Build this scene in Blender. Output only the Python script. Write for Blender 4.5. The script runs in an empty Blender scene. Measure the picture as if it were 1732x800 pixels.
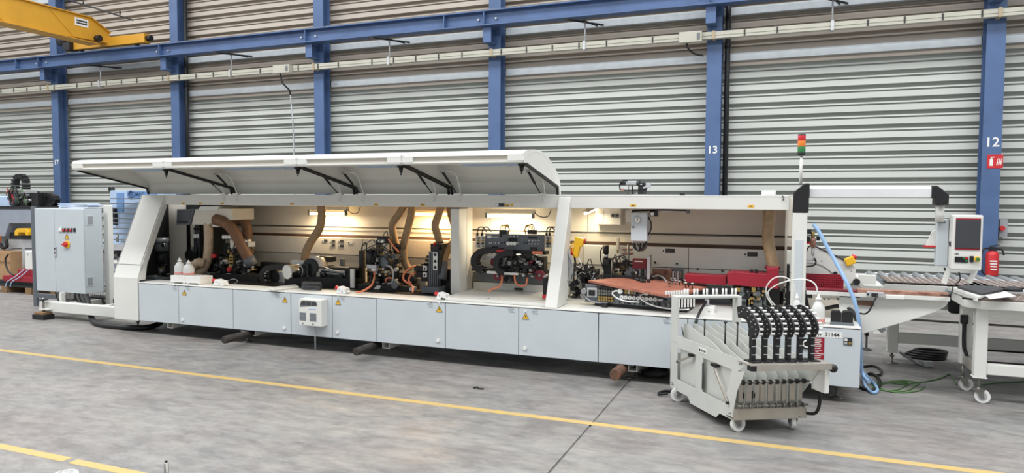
import bpy, bmesh, math, random
from mathutils import Vector, Matrix, noise as mnoise
PI = math.pi
random.seed(7)
SC = bpy.context.scene
COL = SC.collection

# ------------------------------------------------------------------ camera
FPX, YAW, PITCH, ROLL, EYE = 1180.0, math.radians(21.4), math.radians(2.97), math.radians(0.26), 1.7
_F = Vector((-math.sin(YAW)*math.cos(PITCH), math.cos(YAW)*math.cos(PITCH), -math.sin(PITCH)))
_r = Vector((math.cos(YAW), math.sin(YAW), 0)); _u = _r.cross(_F)
_R = _r*math.cos(ROLL)+_u*math.sin(ROLL); _U = -_r*math.sin(ROLL)+_u*math.cos(ROLL)
CAM = Vector((0, 0, EYE))
cd = bpy.data.cameras.new('camera'); cam = bpy.data.objects.new('camera', cd); COL.objects.link(cam)
cd.sensor_width = 36; cd.lens = FPX/1732*36; cd.clip_end = 200
m3 = Matrix((_R, _U, -_F)).transposed()
cam.matrix_world = Matrix.Translation(CAM) @ m3.to_4x4()
SC.camera = cam

# ------------------------------------------------------------------ light
SC.view_settings.view_transform = 'Standard'; SC.view_settings.look = 'None'
SC.view_settings.gamma = 1; SC.view_settings.use_curve_mapping = False
SC.view_settings.exposure = 0.15
wd = bpy.data.worlds.new('hall_daylight'); SC.world = wd; wd.use_nodes = True
bg = wd.node_tree.nodes['Background']; bg.inputs[0].default_value = (0.93, 0.97, 1.0, 1); bg.inputs[1].default_value = 0.55

def area(name, loc, size, sizey, power, color, rot=(0, 0, 0)):
    l = bpy.data.lights.new(name, 'AREA'); l.shape = 'RECTANGLE'; l.size = size; l.size_y = sizey
    l.energy = power; l.color = color
    o = bpy.data.objects.new(name, l); COL.objects.link(o); o.location = loc; o.rotation_euler = rot
    return o
# two long roof skylight bands of the hall, running along it
area('roof_skylight', (-8, 1.5, 10.5), 40, 3.0, 3500, (0.98, 0.985, 1.0))
area('roof_skylight', (-8, 10.5, 10.5), 40, 2.2, 1900, (0.98, 0.985, 1.0))

# ------------------------------------------------------------------ where a line of sight meets a plane of the hall
def _ray(x, y): return _F + _R*((x-866)/FPX) - _U*((y-400)/FPX)
def at(x, y, Y):  d = _ray(x, y); return CAM + d*(Y/d.y)
def atz(x, y, Z): d = _ray(x, y); return CAM + d*((Z-EYE)/d.z)
def atx(x, y, X): d = _ray(x, y); return CAM + d*(X/d.x)

# ------------------------------------------------------------------ materials
def lin(c):
    return tuple(((v/255)/12.92 if v/255 <= .04045 else ((v/255+.055)/1.055)**2.4) for v in c)
_M = {}
def mat(name, rgb, rough=.5, metal=0.0, var=0.06, scale=6.0, bump=0.0, emit=None, estr=0, trans=0, alpha=1, rgb2=None, spec=.5, stretch=None):
    m = bpy.data.materials.new(name); m.use_nodes = True; nt = m.node_tree; N = nt.nodes; L = nt.links
    b = N['Principled BSDF']; c = lin(rgb)
    b.inputs['Roughness'].default_value = rough; b.inputs['Metallic'].default_value = metal
    b.inputs['Specular IOR Level'].default_value = spec
    tc = N.new('ShaderNodeTexCoord'); src = tc.outputs['Object']
    if stretch:
        mp = N.new('ShaderNodeMapping'); mp.inputs['Scale'].default_value = stretch; L.new(src, mp.inputs[0]); src = mp.outputs[0]
    nz = N.new('ShaderNodeTexNoise'); nz.inputs['Scale'].default_value = scale; nz.inputs['Detail'].default_value = 4
    L.new(src, nz.inputs['Vector'])
    rp = N.new('ShaderNodeMapRange'); rp.inputs[1].default_value = .3; rp.inputs[2].default_value = .7
    L.new(nz.outputs[0], rp.inputs[0])
    mx = N.new('ShaderNodeMix'); mx.data_type = 'RGBA'
    c2 = lin(rgb2) if rgb2 else tuple(v*(1-2*var) for v in c)
    mx.inputs[6].default_value = (*c, 1); mx.inputs[7].default_value = (*c2, 1)
    L.new(rp.outputs[0], mx.inputs[0]); L.new(mx.outputs[2], b.inputs['Base Color'])
    if bump:
        bp = N.new('ShaderNodeBump'); bp.inputs['Strength'].default_value = bump; bp.inputs['Distance'].default_value = .01
        L.new(nz.outputs[0], bp.inputs['Height']); L.new(bp.outputs[0], b.inputs['Normal'])
    if emit:
        b.inputs['Emission Color'].default_value = (*lin(emit), 1); b.inputs['Emission Strength'].default_value = estr
    if trans: b.inputs['Transmission Weight'].default_value = trans
    if alpha < 1: b.inputs['Alpha'].default_value = alpha
    _M[name] = m; return m
mat('wall_sheet', (192, 195, 189), .55, 0, .05, 1.2, stretch=(.3, 1, 2))
mat('wall_sheet_beige', (184, 174, 162), .55, 0, .06, 1.2, stretch=(.3, 1, 2))
mat('girt', (205, 212, 216), .4, .15, .06)
mat('blue_paint', (80, 106, 148), .5, 0, .10, 2.5)
mat('crane_yellow', (214, 158, 46), .5, 0, .08, 1.5)
mat('trunking', (186, 184, 170), .5, 0, .05, 4)
mat('slot', (52, 52, 50), .6)
mat('clamp', (176, 158, 128), .5)
mat('machine_white', (222, 222, 216), .42, 0, .03, 3)
mat('machine_cream', (214, 207, 194), .5, 0, .04, 3)
mat('door_grey', (198, 205, 209), .42, 0, .03, 3)
mat('beam_grey', (222, 221, 215), .45, 0, .03, 3)
mat('panel_cream', (218, 212, 200), .55, 0, .05, 2)
mat('cabinet_grey', (192, 200, 204), .42, 0, .03, 3)
mat('black', (24, 24, 26), .5, 0, .1)
mat('black_rubber', (18, 18, 19), .55, 0, .1)
mat('dark_metal', (52, 54, 56), .45, .4, .2, 20)
mat('mid_grey', (112, 118, 122), .45, .2, .08)
mat('alu', (196, 198, 200), .35, .35, .08, 10)
mat('boom_alu', (226, 227, 228), .35, .1, .04, 6)
mat('gantry_grey', (150, 158, 170), .45, 0, .05)
mat('chrome', (205, 207, 210), .16, 1, .05, 10)
mat('steel', (150, 148, 142), .4, .8, .15, 8)
mat('brass', (178, 150, 92), .4, .6, .15, 20)
mat('hose', (160, 134, 102), .6, 0, .14, 25)
mat('hose_dark', (128, 92, 66), .6, 0, .14, 25)
mat('hose_light', (196, 172, 146), .6, 0, .10, 25)
mat('grey_plastic', (98, 104, 110), .5)
mat('white_plastic', (232, 232, 228), .4, 0, .02)
mat('bottle', (236, 238, 234), .35, 0, .02, trans=.25)
mat('pink_liquid', (222, 150, 142), .35)
mat('red', (150, 24, 44), .45, 0, .06)
mat('dark_red', (122, 34, 46), .5, 0, .1)
mat('bright_red', (205, 44, 48), .4)
mat('orange_tube', (226, 132, 96), .45)
mat('orange', (236, 132, 52), .4)
mat('green', (52, 124, 70), .4)
mat('yellow', (238, 186, 36), .45, 0, .03)
mat('warn_yellow', (232, 180, 52), .5, 0, .02)
mat('blue_hose', (150, 184, 222), .4)
mat('pale_blue', (182, 204, 232), .45, 0, .04)
mat('mid_blue', (110, 150, 200), .45, 0, .04)
mat('cable_grey', (165, 168, 170), .5)
mat('cable_green', (72, 110, 56), .5)
mat('dark_bar', (72, 66, 62), .6, .3, .2, 18, bump=.3, rgb2=(50, 46, 44))
mat('rust', (120, 82, 60), .75, 0, .2, 18, bump=.3, rgb2=(78, 60, 50))
mat('copper_plate', (196, 128, 106), .5, .1, .15, 9, rgb2=(150, 92, 78), stretch=(1, 3, 1))
mat('worn_rail', (190, 150, 128), .5, .1, .2, 12, rgb2=(112, 66, 52), stretch=(1, 4, 1))
mat('dark_brown', (74, 52, 40), .6, 0, .1)
mat('cardboard', (178, 142, 104), .8, 0, .08)
mat('wood', (150, 118, 84), .8, 0, .15, 8)
mat('screen', (62, 64, 68), .35, 0, .06, 3)
mat('paper', (232, 232, 234), .7, 0, .02)
mat('label_grey', (150, 156, 162), .6)
mat('label_dark', (62, 62, 64), .6)
mat('table_plate', (116, 100, 92), .45, 0, .06)
mat('roller', (150, 154, 158), .35, .3, .06)
mat('window_dark', (70, 74, 82), .25, 0, .1)
mat('tube_warm', (255, 236, 190), .5, emit=(255, 214, 140), estr=10)
mat('tube_amber', (255, 226, 170), .5, emit=(255, 196, 104), estr=10)
mat('tube_white', (255, 246, 222), .5, emit=(255, 236, 200), estr=12)
mat('painted_line', (192, 162, 88), .6, 0, .2, 5, rgb2=(178, 156, 112), stretch=(2, 2, 1))

# ------------------------------------------------------------------ mesh builder
ORG = {}
class MB:
    def __init__(s): s.v = []; s.f = []; s.sm = []
    def _add(s, vs, fs, smooth=False):
        n = len(s.v); s.v += [tuple(v) for v in vs]
        s.f += [tuple(i+n for i in f) for f in fs]; s.sm += [smooth]*len(fs); return s
    def box(s, x0, x1, y0, y1, z0, z1):
        vs = [(x, y, z) for z in (z0, z1) for y in (y0, y1) for x in (x0, x1)]
        return s._add(vs, [(0, 2, 3, 1), (4, 5, 7, 6), (0, 1, 5, 4), (2, 6, 7, 3), (0, 4, 6, 2), (1, 3, 7, 5)])
    def obox(s, c, size, rx=0, ry=0, rz=0):
        M = Matrix.Translation(c) @ Matrix.Rotation(rz, 4, 'Z') @ Matrix.Rotation(ry, 4, 'Y') @ Matrix.Rotation(rx, 4, 'X')
        a, b, d = [q/2 for q in size]
        vs = [M @ Vector((x, y, z)) for z in (-d, d) for y in (-b, b) for x in (-a, a)]
        return s._add(vs, [(0, 2, 3, 1), (4, 5, 7, 6), (0, 1, 5, 4), (2, 6, 7, 3), (0, 4, 6, 2), (1, 3, 7, 5)])
    def bar(s, p0, p1, w, h, up=(0, 0, 1)):
        p0 = Vector(p0); p1 = Vector(p1); d = (p1-p0).normalized(); up = Vector(up)
        if abs(d.dot(up)) > .98: up = Vector((0, 1, 0))
        sd = d.cross(up).normalized(); u = sd.cross(d)
        vs = [p+sd*(a*w/2)+u*(b*h/2) for p in (p0, p1) for b in (-1, 1) for a in (-1, 1)]
        return s._add(vs, [(0, 2, 3, 1), (4, 5, 7, 6), (0, 1, 5, 4), (2, 6, 7, 3), (0, 4, 6, 2), (1, 3, 7, 5)])
    def cyl(s, p0, p1, r0, r1=None, n=14):
        p0 = Vector(p0); p1 = Vector(p1); r1 = r0 if r1 is None else r1; d = (p1-p0).normalized()
        a = Vector((0, 0, 1)) if abs(d.z) < .9 else Vector((1, 0, 0)); e1 = d.cross(a).normalized(); e2 = d.cross(e1)
        vs = []
        for p, r in ((p0, r0), (p1, r1)):
            vs += [p+e1*(r*math.cos(2*PI*i/n))+e2*(r*math.sin(2*PI*i/n)) for i in range(n)]
        s._add(vs, [(i, (i+1) % n, n+(i+1) % n, n+i) for i in range(n)], True)
        k = len(s.v)-2*n
        s.f += [tuple(range(k, k+n)), tuple(range(k+n, k+2*n))]; s.sm += [False, False]; return s
    def lathe(s, prof, o=(0, 0, 0), n=16, axis='z'):
        o = Vector(o); vs = []
        for r, h in prof:
            for i in range(n):
                a = 2*PI*i/n; c, q = r*math.cos(a), r*math.sin(a)
                vs.append(o+(Vector((c, q, h)) if axis == 'z' else Vector((c, h, q)) if axis == 'y' else Vector((h, c, q))))
        fs = [(j*n+i, j*n+(i+1) % n, (j+1)*n+(i+1) % n, (j+1)*n+i) for j in range(len(prof)-1) for i in range(n)]
        s._add(vs, fs, True); k = len(s.v)-n*len(prof)
        s.f += [tuple(range(k, k+n)), tuple(range(len(s.v)-n, len(s.v)))]; s.sm += [False, False]; return s
    def tube(s, pts, r, n=10, smooth=True, step=None, rib=0, closed=False):
        P = [Vector(p) for p in pts]
        if smooth and len(P) > 2: P = spline(P, step or max(r*.9, .012), closed)
        m = len(P); rings = []; up = None
        for i in range(m):
            t = (P[min(i+1, m-1)]-P[max(i-1, 0)]).normalized()
            if up is None:
                a = Vector((0, 0, 1)) if abs(t.z) < .9 else Vector((1, 0, 0)); up = (a-t*a.dot(t)).normalized()
            else:
                up = up-t*up.dot(t); up = up.normalized() if up.length > 1e-6 else Vector((1, 0, 0))
            q = t.cross(up); rr = r*(1+(rib if i % 2 else -rib))
            rings += [P[i]+up*(rr*math.cos(2*PI*k/n))+q*(rr*math.sin(2*PI*k/n)) for k in range(n)]
        fs = [(j*n+i, j*n+(i+1) % n, (j+1)*n+(i+1) % n, (j+1)*n+i) for j in range(m-1) for i in range(n)]
        s._add(rings, fs, True); k = len(s.v)-n*m
        s.f += [tuple(range(k, k+n)), tuple(range(len(s.v)-n, len(s.v)))]; s.sm += [False, False]; return s
    def prism(s, poly, plane, a0, a1, smooth=False):
        n = len(poly)
        def mk(p, a): return (a, p[0], p[1]) if plane == 'x' else (p[0], a, p[1]) if plane == 'y' else (p[0], p[1], a)
        vs = [mk(p, a0) for p in poly]+[mk(p, a1) for p in poly]
        s._add(vs, [(i, (i+1) % n, n+(i+1) % n, n+i) for i in range(n)], smooth)
        k = len(s.v)-2*n; s.f += [tuple(range(k, k+n)), tuple(range(k+n, k+2*n))]; s.sm += [False]*2; return s
    def quad(s, a, b, c, d): return s._add([a, b, c, d], [(0, 1, 2, 3)])
    def sphere(s, c, r, n=12, sz=1):
        prof = [(max(1e-4, r*math.sin(PI*i/8)), -r*sz*math.cos(PI*i/8)) for i in range(9)]
        return s.lathe(prof, c, n)
    def build(s, name, m, parent=None, bevel=0, seg=2, local=False, origin=None):
        if parent is None:
            if origin is None and not local:
                xs, ys, zs = zip(*s.v); origin = ((min(xs)+max(xs))/2, (min(ys)+max(ys))/2, min(zs))
            org = Vector(origin) if origin else Vector()
        else: org = ORG.get(parent.name, Vector())
        me = bpy.data.meshes.new(name)
        me.from_pydata([Vector(v)-org for v in s.v], [], s.f)
        for p, q in zip(me.polygons, s.sm): p.use_smooth = q
        b = bmesh.new(); b.from_mesh(me); bmesh.ops.recalc_face_normals(b, faces=b.faces); b.to_mesh(me); b.free()
        me.materials.append(_M[m] if isinstance(m, str) else m)
        o = bpy.data.objects.new(name, me); COL.objects.link(o)
        if parent is None: o.location = org; ORG[o.name] = org
        else: o.parent = parent; ORG[o.name] = org
        if bevel:
            md = o.modifiers.new('bevel', 'BEVEL'); md.width = bevel; md.segments = seg; md.limit_method = 'ANGLE'; md.angle_limit = .6
        return o

def spline(P, step, closed=False):
    out = []; n = len(P)
    for i in range(n if closed else n-1):
        if closed: p0, p1, p2, p3 = P[i-1], P[i], P[(i+1) % n], P[(i+2) % n]
        else:
            p1, p2 = P[i], P[i+1]; p0 = P[i-1] if i else p1*2-p2; p3 = P[i+2] if i+2 < n else p2*2-p1
        k = max(2, int((p2-p1).length/step))
        for j in range(k):
            t = j/k
            out.append(.5*((2*p1)+(p2-p0)*t+(2*p0-5*p1+4*p2-p3)*t*t+(3*p1-p0-3*p2+p3)*t**3))
    out.append(P[0].copy() if closed else P[-1].copy()); return out

def tag(o, label=None, cat=None, group=None, kind=None):
    if label: o['label'] = label
    if cat: o['category'] = cat
    if group: o['group'] = group
    if kind: o['kind'] = kind
    return o
def thing(name, label, cat, loc, group=None, rz=0):
    o = bpy.data.objects.new(name, None); COL.objects.link(o); o.empty_display_size = .1
    o.location = loc; o.rotation_euler = (0, 0, rz); ORG[o.name] = Vector(loc) if not rz else Vector()
    return tag(o, label, cat, group)
def struct(o): o['kind'] = 'structure'; return o
def copy_tree(o, parent=None):
    c = o.copy(); COL.objects.link(c); c.parent = parent; ORG[c.name] = ORG.get(o.name, Vector())
    for ch in list(o.children): copy_tree(ch, c)
    return c
def text(name, s, size, p, m, parent, rz=0, rx=PI/2, bold=.0, sx=1.0, off=.0015):
    """flat lettering, standing in the XZ plane facing -Y unless turned"""
    cu = bpy.data.curves.new(name, 'FONT'); cu.body = s; cu.size = size; cu.align_x = 'CENTER'; cu.align_y = 'CENTER'
    cu.offset = bold; cu.extrude = .0006; cu.resolution_u = 3
    t = bpy.data.objects.new(name+'_curve', cu); COL.objects.link(t)
    bpy.context.view_layer.update()
    dg = bpy.context.evaluated_depsgraph_get(); me = bpy.data.meshes.new_from_object(t.evaluated_get(dg))
    bpy.data.objects.remove(t); bpy.data.curves.remove(cu)
    Mx = Matrix.Translation(Vector(p)-ORG.get(parent.name, Vector())) @ Matrix.Rotation(rz, 4, 'Z') @ Matrix.Rotation(rx, 4, 'X') @ Matrix.Diagonal((sx, 1, 1, 1))
    me.transform(Mx); me.materials.clear(); me.materials.append(_M[m])
    o = bpy.data.objects.new(name, me); COL.objects.link(o); o.parent = parent; ORG[o.name] = ORG.get(parent.name, Vector()); return o
# ================================================================== the hall
WX0, WX1 = -31.5, 9.0
def floor_mat():
    m = bpy.data.materials.new('concrete'); m.use_nodes = True; nt = m.node_tree; N = nt.nodes; L = nt.links
    b = N['Principled BSDF']; b.inputs['Roughness'].default_value = .5; b.inputs['Specular IOR Level'].default_value = .35
    tc = N.new('ShaderNodeTexCoord')
    def nz(scale, det, st=(1, 1, 1), dist=0.0, lo=.3, hi=.7):
        mp = N.new('ShaderNodeMapping'); mp.inputs['Scale'].default_value = st; L.new(tc.outputs['Object'], mp.inputs[0])
        n = N.new('ShaderNodeTexNoise'); n.inputs['Scale'].default_value = scale; n.inputs['Detail'].default_value = det
        n.inputs['Distortion'].default_value = dist; n.inputs['Roughness'].default_value = .65
        L.new(mp.outputs[0], n.inputs['Vector'])
        r = N.new('ShaderNodeMapRange'); r.inputs[1].default_value = lo; r.inputs[2].default_value = hi
        L.new(n.outputs[0], r.inputs[0]); return r.outputs[0], n.outputs[0]
    def mix(f, a, b_):
        x = N.new('ShaderNodeMix'); x.data_type = 'RGBA'; L.new(f, x.inputs[0])
        for s, v in ((6, a), (7, b_)):
            if isinstance(v, tuple): x.inputs[s].default_value = (*lin(v), 1)
            else: L.new(v, x.inputs[s])
        return x.outputs[2]
    f1, _ = nz(.42, 7, (1, 1.7, 1), .25, .36, .64)
    f2, _ = nz(1.9, 10, (1, 1.7, 1), .5, .38, .62)
    f3, raw = nz(30, 8, (.6, 1.5, 1), 0, .32, .72)
    f4, _ = nz(.9, 8, (1, 2.2, 1), .6, .54, .68)
    f5, _ = nz(.8, 4, (1, 1.3, 1), .2, .4, .62)
    f6, _ = nz(7, 9, (.7, 1.7, 1), .3, .40, .64)
    def soft(fac, a_, b_): 
        x = N.new('ShaderNodeMix'); x.data_type = 'RGBA'; x.inputs[0].default_value = fac; L.new(a_, x.inputs[6]); L.new(b_, x.inputs[7]); return x.outputs[2]
    c = mix(f1, (150, 148, 145), (106, 106, 106))
    c = soft(.55, c, mix(f2, (164, 159, 152), (84, 84, 85)))
    c = soft(.45, c, mix(f6, (158, 154, 149), (86, 85, 84)))
    c = soft(.6, c, mix(f4, c, (80, 74, 71)))
    c = soft(.22, c, mix(f5, (132, 136, 134), (138, 122, 116)))
    c = soft(.35, c, mix(f3, c, (100, 99, 98)))
    c_out = c
    L.new(c_out, b.inputs['Base Color'])
    rr = N.new('ShaderNodeMapRange'); rr.inputs[3].default_value = .38; rr.inputs[4].default_value = .62
    L.new(f2, rr.inputs[0]); L.new(rr.outputs[0], b.inputs['Roughness'])
    bp = N.new('ShaderNodeBump'); bp.inputs['Strength'].default_value = .12; bp.inputs['Distance'].default_value = .01
    L.new(raw, bp.inputs['Height']); L.new(bp.outputs[0], b.inputs['Normal'])
    return m
_M['concrete'] = floor_mat()
# floor of two slabs with a sawn joint between them
JX = -1.34
fl = MB()
fl.box(WX0, JX-.009, -30, 16.2, -.15, 0); fl.box(JX+.009, WX1, -30, 16.2, -.15, 0); fl.box(JX-.009, JX+.009, -30, 16.2, -.15, -.012)
floor = struct(fl.build('floor', 'concrete', origin=(0, 0, 0)))
# yellow floor markings
def marking(y, x0, x1, w):
    b = MB(); b.box(x0, x1, y-w/2, y+w/2, 0.0, .0012); return b
marking(5.11, WX0, WX1, .075).build('trim_1', 'painted_line')['kind'] = 'structure'
marking(3.10, -9.5, -4.32, .07).build('trim_2', 'painted_line')['kind'] = 'structure'
marking(3.095, -4.26, 2.0, .07).build('trim_3', 'painted_line')['kind'] = 'structure'

# back wall: ribbed sheets, bay by bay, four ribs to a sheet
PER = .265
CX = [-21.57+4.988*i for i in range(-2, 8)]            # left edges of the columns
def sheet_profile(z0, n):
    p = []
    for k in range(n):
        z = z0+k*PER
        # from the bottom up: wide band leaning back a little, drip edge, narrow rib, deep shadowed recess
        p += [(15.700, z), (15.722, z+.118), (15.775, z+.121), (15.772, z+.146), (15.715, z+.150), (15.738, z+.182), (15.835, z+.188), (15.835, z+.258)]
    p.append((15.700, z0+n*PER))
    return p
wall = struct(MB().box(WX0, WX1, 15.85, 15.98, 0, 9.3).build('wall_back', 'wall_sheet', origin=(0, 15.82, 0)))
def sheet(x0, x1, z0, n):
    b = MB(); p = sheet_profile(z0, n); m = len(p)
    b._add([(x, q[0], q[1]) for x in (x0, x1) for q in p], [(i, i+1, m+i+1, m+i) for i in range(m-1)])
    return b
edges = [WX0]+[c+.15 for c in CX if WX0 < c+.15 < WX1]+[WX1]
for a, b_ in zip(edges, edges[1:]):
    for k in range(9):
        z0 = 4.575+(k-5)*4*PER
        sheet(a, b_, z0 if k else z0+2*PER, 4 if k else 2).build('cladding_sheet', 'wall_sheet' if k < 5 else 'wall_sheet_beige', wall)
# galvanised wall girts between the columns
for zc in (4.755, 5.71, 8.0):
    for a, b_ in zip(edges, edges[1:]):
        g = MB(); h = .085
        g.prism([(15.62, zc-h), (15.62, zc+h*.55), (15.66, zc+h), (15.80, zc+h), (15.80, zc-h)], 'x', a+.16, b_-.16)
        o = g.build('girt', 'girt', wall)

NUM = {-21.57: '17', -1.618: '13', 3.37: '12'}
CNAME = ['column by the yellow crane girder at the far left, numbered 17', 'column second from the left, with a brown downpipe beside it',
         'column behind the middle of the raised machine hood', 'column rising just left of the hood\'s rounded end',
         'column numbered 13 in white', 'column numbered 12 with a red fire extinguisher sign']
for i in range(6):
    x = -21.57+4.988*i; w = .30
    t = thing('steel_column', 'blue painted steel '+CNAME[i], 'column', (x+.15, 15.45, 0), 'blue hall columns')
    b = MB(); b.box(x, x+w, 15.30, 15.325, 0, 9.2); b.box(x, x+w, 15.575, 15.60, 0, 9.2); b.box(x+.14, x+.16, 15.32, 15.58, 0, 9.2)
    b.build('shaft', 'blue_paint', t)
    c = MB(); c.box(x, x+.20, 14.96, 14.98, 5.34, 5.70); c.box(x, x+.20, 14.97, 15.31, 5.34, 5.36); c.box(x, x+.20, 14.97, 15.31, 5.68, 5.70); c.box(x+.09, x+.11, 14.97, 15.31, 5.35, 5.69)
    c.build('bracket', 'blue_paint', t)
    n = {0: '17', 4: '13', 5: '12'}.get(i)
    if n:
        px_, py_, s_ = {0: (92, 275, .21), 4: (1200, 254, .22), 5: (1681, 241, .24)}[i]
        p = Vector((x+.15, 15.298, at(px_, py_, 15.298).z)); text('number', n, s_, p, 'white_plastic', t, bold=.004)
    if i == 5:
        p = at(1683, 273, 15.29); s = MB(); s.box(p.x-.125, p.x+.125, 15.292, 15.30, p.z-.125, p.z+.125)
        sg = s.build('sign', 'bright_red', t)
        q = MB(); q.box(p.x-.085, p.x-.03, 15.289, 15.293, p.z-.08, p.z+.04); q.box(p.x-.07, p.x-.045, 15.289, 15.293, p.z+.04, p.z+.075); q.box(p.x-.07, p.x-.01, 15.289, 15.293, p.z+.07, p.z+.085)
        q.build('extinguisher_symbol', 'white_plastic', sg)
        q = MB()
        for k in range(3):
            q.prism([(p.x+.02+k*.028, p.z-.07), (p.x+.035+k*.028, p.z-.07), (p.x+.05+k*.028, p.z-.01), (p.x+.04+k*.028, p.z+.0), (p.x+.055+k*.028, p.z+.07), (p.x+.035+k*.028, p.z+.03), (p.x+.03+k*.028, p.z-.01)], 'y', 15.289, 15.293)
        q.build('flame_symbol', 'white_plastic', sg)

# downpipes
for x, nm, z0 in ((-16.582+.37, 'dark rainwater downpipe beside the second column from the left', 0), (-1.618+.40, 'dark rainwater downpipe behind the column numbered 13', 0)):
    b = MB(); b.cyl((x, 15.52, z0), (x, 15.52, 9.1), .055)
    t = thing('downpipe', nm, 'pipe', (x, 15.52, 0), 'rainwater downpipes'); b.build('pipe', 'dark_metal', t)
    for z in (1.5, 4.95, 7.6):
        MB().cyl((x, 15.52, z), (x, 15.52, z+.05), .068).build('collar', 'dark_metal', t)

# crane runway beam on the brackets
t = thing('crane_runway_beam', 'long blue steel crane runway beam carried on column brackets', 'beam', (-11, 14.97, 5.7))
x0, x1 = WX0, WX1-1
b = MB(); b.box(x0, x1, 14.85, 15.13, 5.70, 5.725); b.box(x0, x1, 14.85, 15.13, 6.02, 6.045); b.box(x0, x1, 14.98, 15.0, 5.72, 6.03)
b.build('beam', 'blue_paint', t)
MB().box(x0, x1, 14.965, 15.015, 6.045, 6.085).build('rail', 'steel', t)
for i in range(6):
    x = -21.57+4.988*i+.05
    for xx in (x, x-1.02 if i != 5 else x-1.1):
        if xx == x or i in (0, 3): MB().box(xx, xx+.02, 14.855, 14.985, 5.725, 6.02).build('stiffener', 'blue_paint', t)
    for dx in (-.16, .28):
        MB().cyl((x+dx, 14.93, 5.86), (x+dx, 14.98, 5.86), .022).build('bolt', 'alu', t)

# trunking (plug-in busbar) with hangers
t = thing('busbar_trunking', 'cream busbar trunking with dark plug slots running the length of the wall', 'trunking', (-11, 15.15, 5.05))
b = MB(); b.box(WX0, WX1, 15.09, 15.22, 5.055, 5.195); b.box(WX0, WX1, 15.08, 15.22, 5.115, 5.125)
b.build('duct', 'trunking', t)
sx = -23.6; k = 0
while sx < 5.2:
    MB().box(sx-.014, sx+.014, 15.074, 15.09, 5.065, 5.185).build('plug_slot', 'slot', t)
    k += 1; sx += .62 if k % 5 else 1.0
for i in range(6):
    x = -21.57+4.988*i+.15
    MB().box(x-.03, x+.03, 15.07, 15.3, 5.04, 5.21).build('clamp', 'clamp', t)
for i in range(6):
    x = -21.57+4.988*i+2.38
    h = MB(); h.box(x-.03, x+.03, 15.07, 15.225, 5.03, 5.22); h.cyl((x, 15.15, 5.2), (x, 15.15, 5.66), .018, n=8)
    h.build('hanger', 'alu', t)
    h = MB(); h.bar((x-.38, 14.80, 5.66), (x+.42, 15.78, 5.66), .03, .035); h.bar((x-.02, 15.05, 5.655), (x+.2, 15.78, 5.655), .025, .03)
    h.build('hanger_arm', 'dark_metal', t)
# tap-off boxes with their cables
for (px_, py_, w, h, lab) in ((477, 117, .52, .21, 'left'), (1168, 63, .46, .22, 'right')):
    p = at(px_, py_, 14.99)
    tt = thing('tap_off_box', 'cream tap-off box with a hanging black cable, '+('above the machine hood on the trunking' if lab == 'left' else 'on the trunking beside the column numbered 13'), 'junction box', (p.x, 15.02, p.z-h/2), 'tap-off boxes')
    MB().box(p.x-w/2, p.x+w/2, 14.94, 15.08, p.z-h/2, p.z+h/2).build('housing', 'trunking', tt, .008)
    MB().box(p.x+w*.30, p.x+w*.42, 14.925, 14.935, p.z-h*.28, p.z+h*.3).build('switch', 'mid_grey', tt)
    if lab == 'left':
        q = [at(474, 125, 15.05), at(478, 140, 15.05), at(489, 152, 15.15), at(491, 160, 15.2)]
        MB().tube(q, .022, 8).build('cable', 'black_rubber', tt)
        a = at(491, 160, 15.25); c = at(496, 268, 15.25); a.z += .02
        MB().tube([a, (a.x+.08, 15.25, 3.6), (a.x+.10, 15.25, 2.0), (a.x+.10, 15.25, 0.02)], .02, 8).build('conduit', 'alu', tt)
    else:
        q = [at(1161, 73, 15.05), at(1164, 82, 15.05), at(1175, 91, 15.15), at(1190, 94, 15.2)]
        MB().tube(q, .02, 8).build('cable', 'black_rubber', tt)

# yellow bridge crane in the upper left
t = thing('bridge_crane', 'yellow overhead bridge crane girder with end carriage on the runway beam', 'crane', (-18.4, 14.6, 6.1))
A = at(187, 75, 14.75); gx0, gx1 = -18.92, -18.50
# girder runs towards the viewer over the hall; its lower flange tapers up at the end
zt = 6.82; zb = 6.17
g = MB(); g.prism([(14.95, 6.22), (14.95, 6.52), (14.35, zt), (2.0, zt), (2.0, zb-.02), (13.2, zb-.02), (14.6, 6.22)], 'x', gx0+.03, gx1-.03)
g.build('girder', 'crane_yellow', t)
g = MB(); g.box(gx0-.03, gx1+.03, 2.0, 14.36, zt, zt+.025); g.bar((gx0/2+gx1/2, 14.35, zt+.012), (gx0/2+gx1/2, 14.96, 6.53), gx1-gx0+.06, .025)
g.build('top_flange', 'crane_yellow', t)
MB().box(gx0-.04, gx1+.04, 2.0, 14.6, zb-.045, zb-.02).build('bottom_flange', 'crane_yellow', t)
for y in (13.1, 11.2):
    MB().bar((gx1-.025, y, zt), (gx1-.025, y+.75, zb), .012, .03, (1, 0, 0)).build('web_seam', 'crane_yellow', t)
g = MB(); g.box(-20.1, -17.1, 14.88, 15.10, 6.14, 6.40); g.build('end_carriage', 'crane_yellow', t, .01)
MB().cyl((-17.1, 14.99, 6.27), (-16.93, 14.99, 6.27), .075).build('buffer', 'black_rubber', t)
for x in (-19.75, -17.5):
    MB().cyl((x, 14.95, 6.17), (x, 15.03, 6.17), .085).build('wheel', 'dark_metal', t)
m_ = MB(); m_.cyl((-20.5, 14.86, 6.42), (-20.1, 14.86, 6.42), .14); m_.cyl((-20.55, 14.86, 6.42), (-20.5, 14.86, 6.42), .10); m_.box(-20.25, -19.95, 14.75, 15.05, 6.12, 6.4)
m_.build('drive_motor', 'dark_metal', t)
MB().cyl((-18.49, 14.5, 6.27), (-18.35, 14.5, 6.27), .09).build('side_roller', 'black', t)
py0, py1 = 13.88, 14.28
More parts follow.
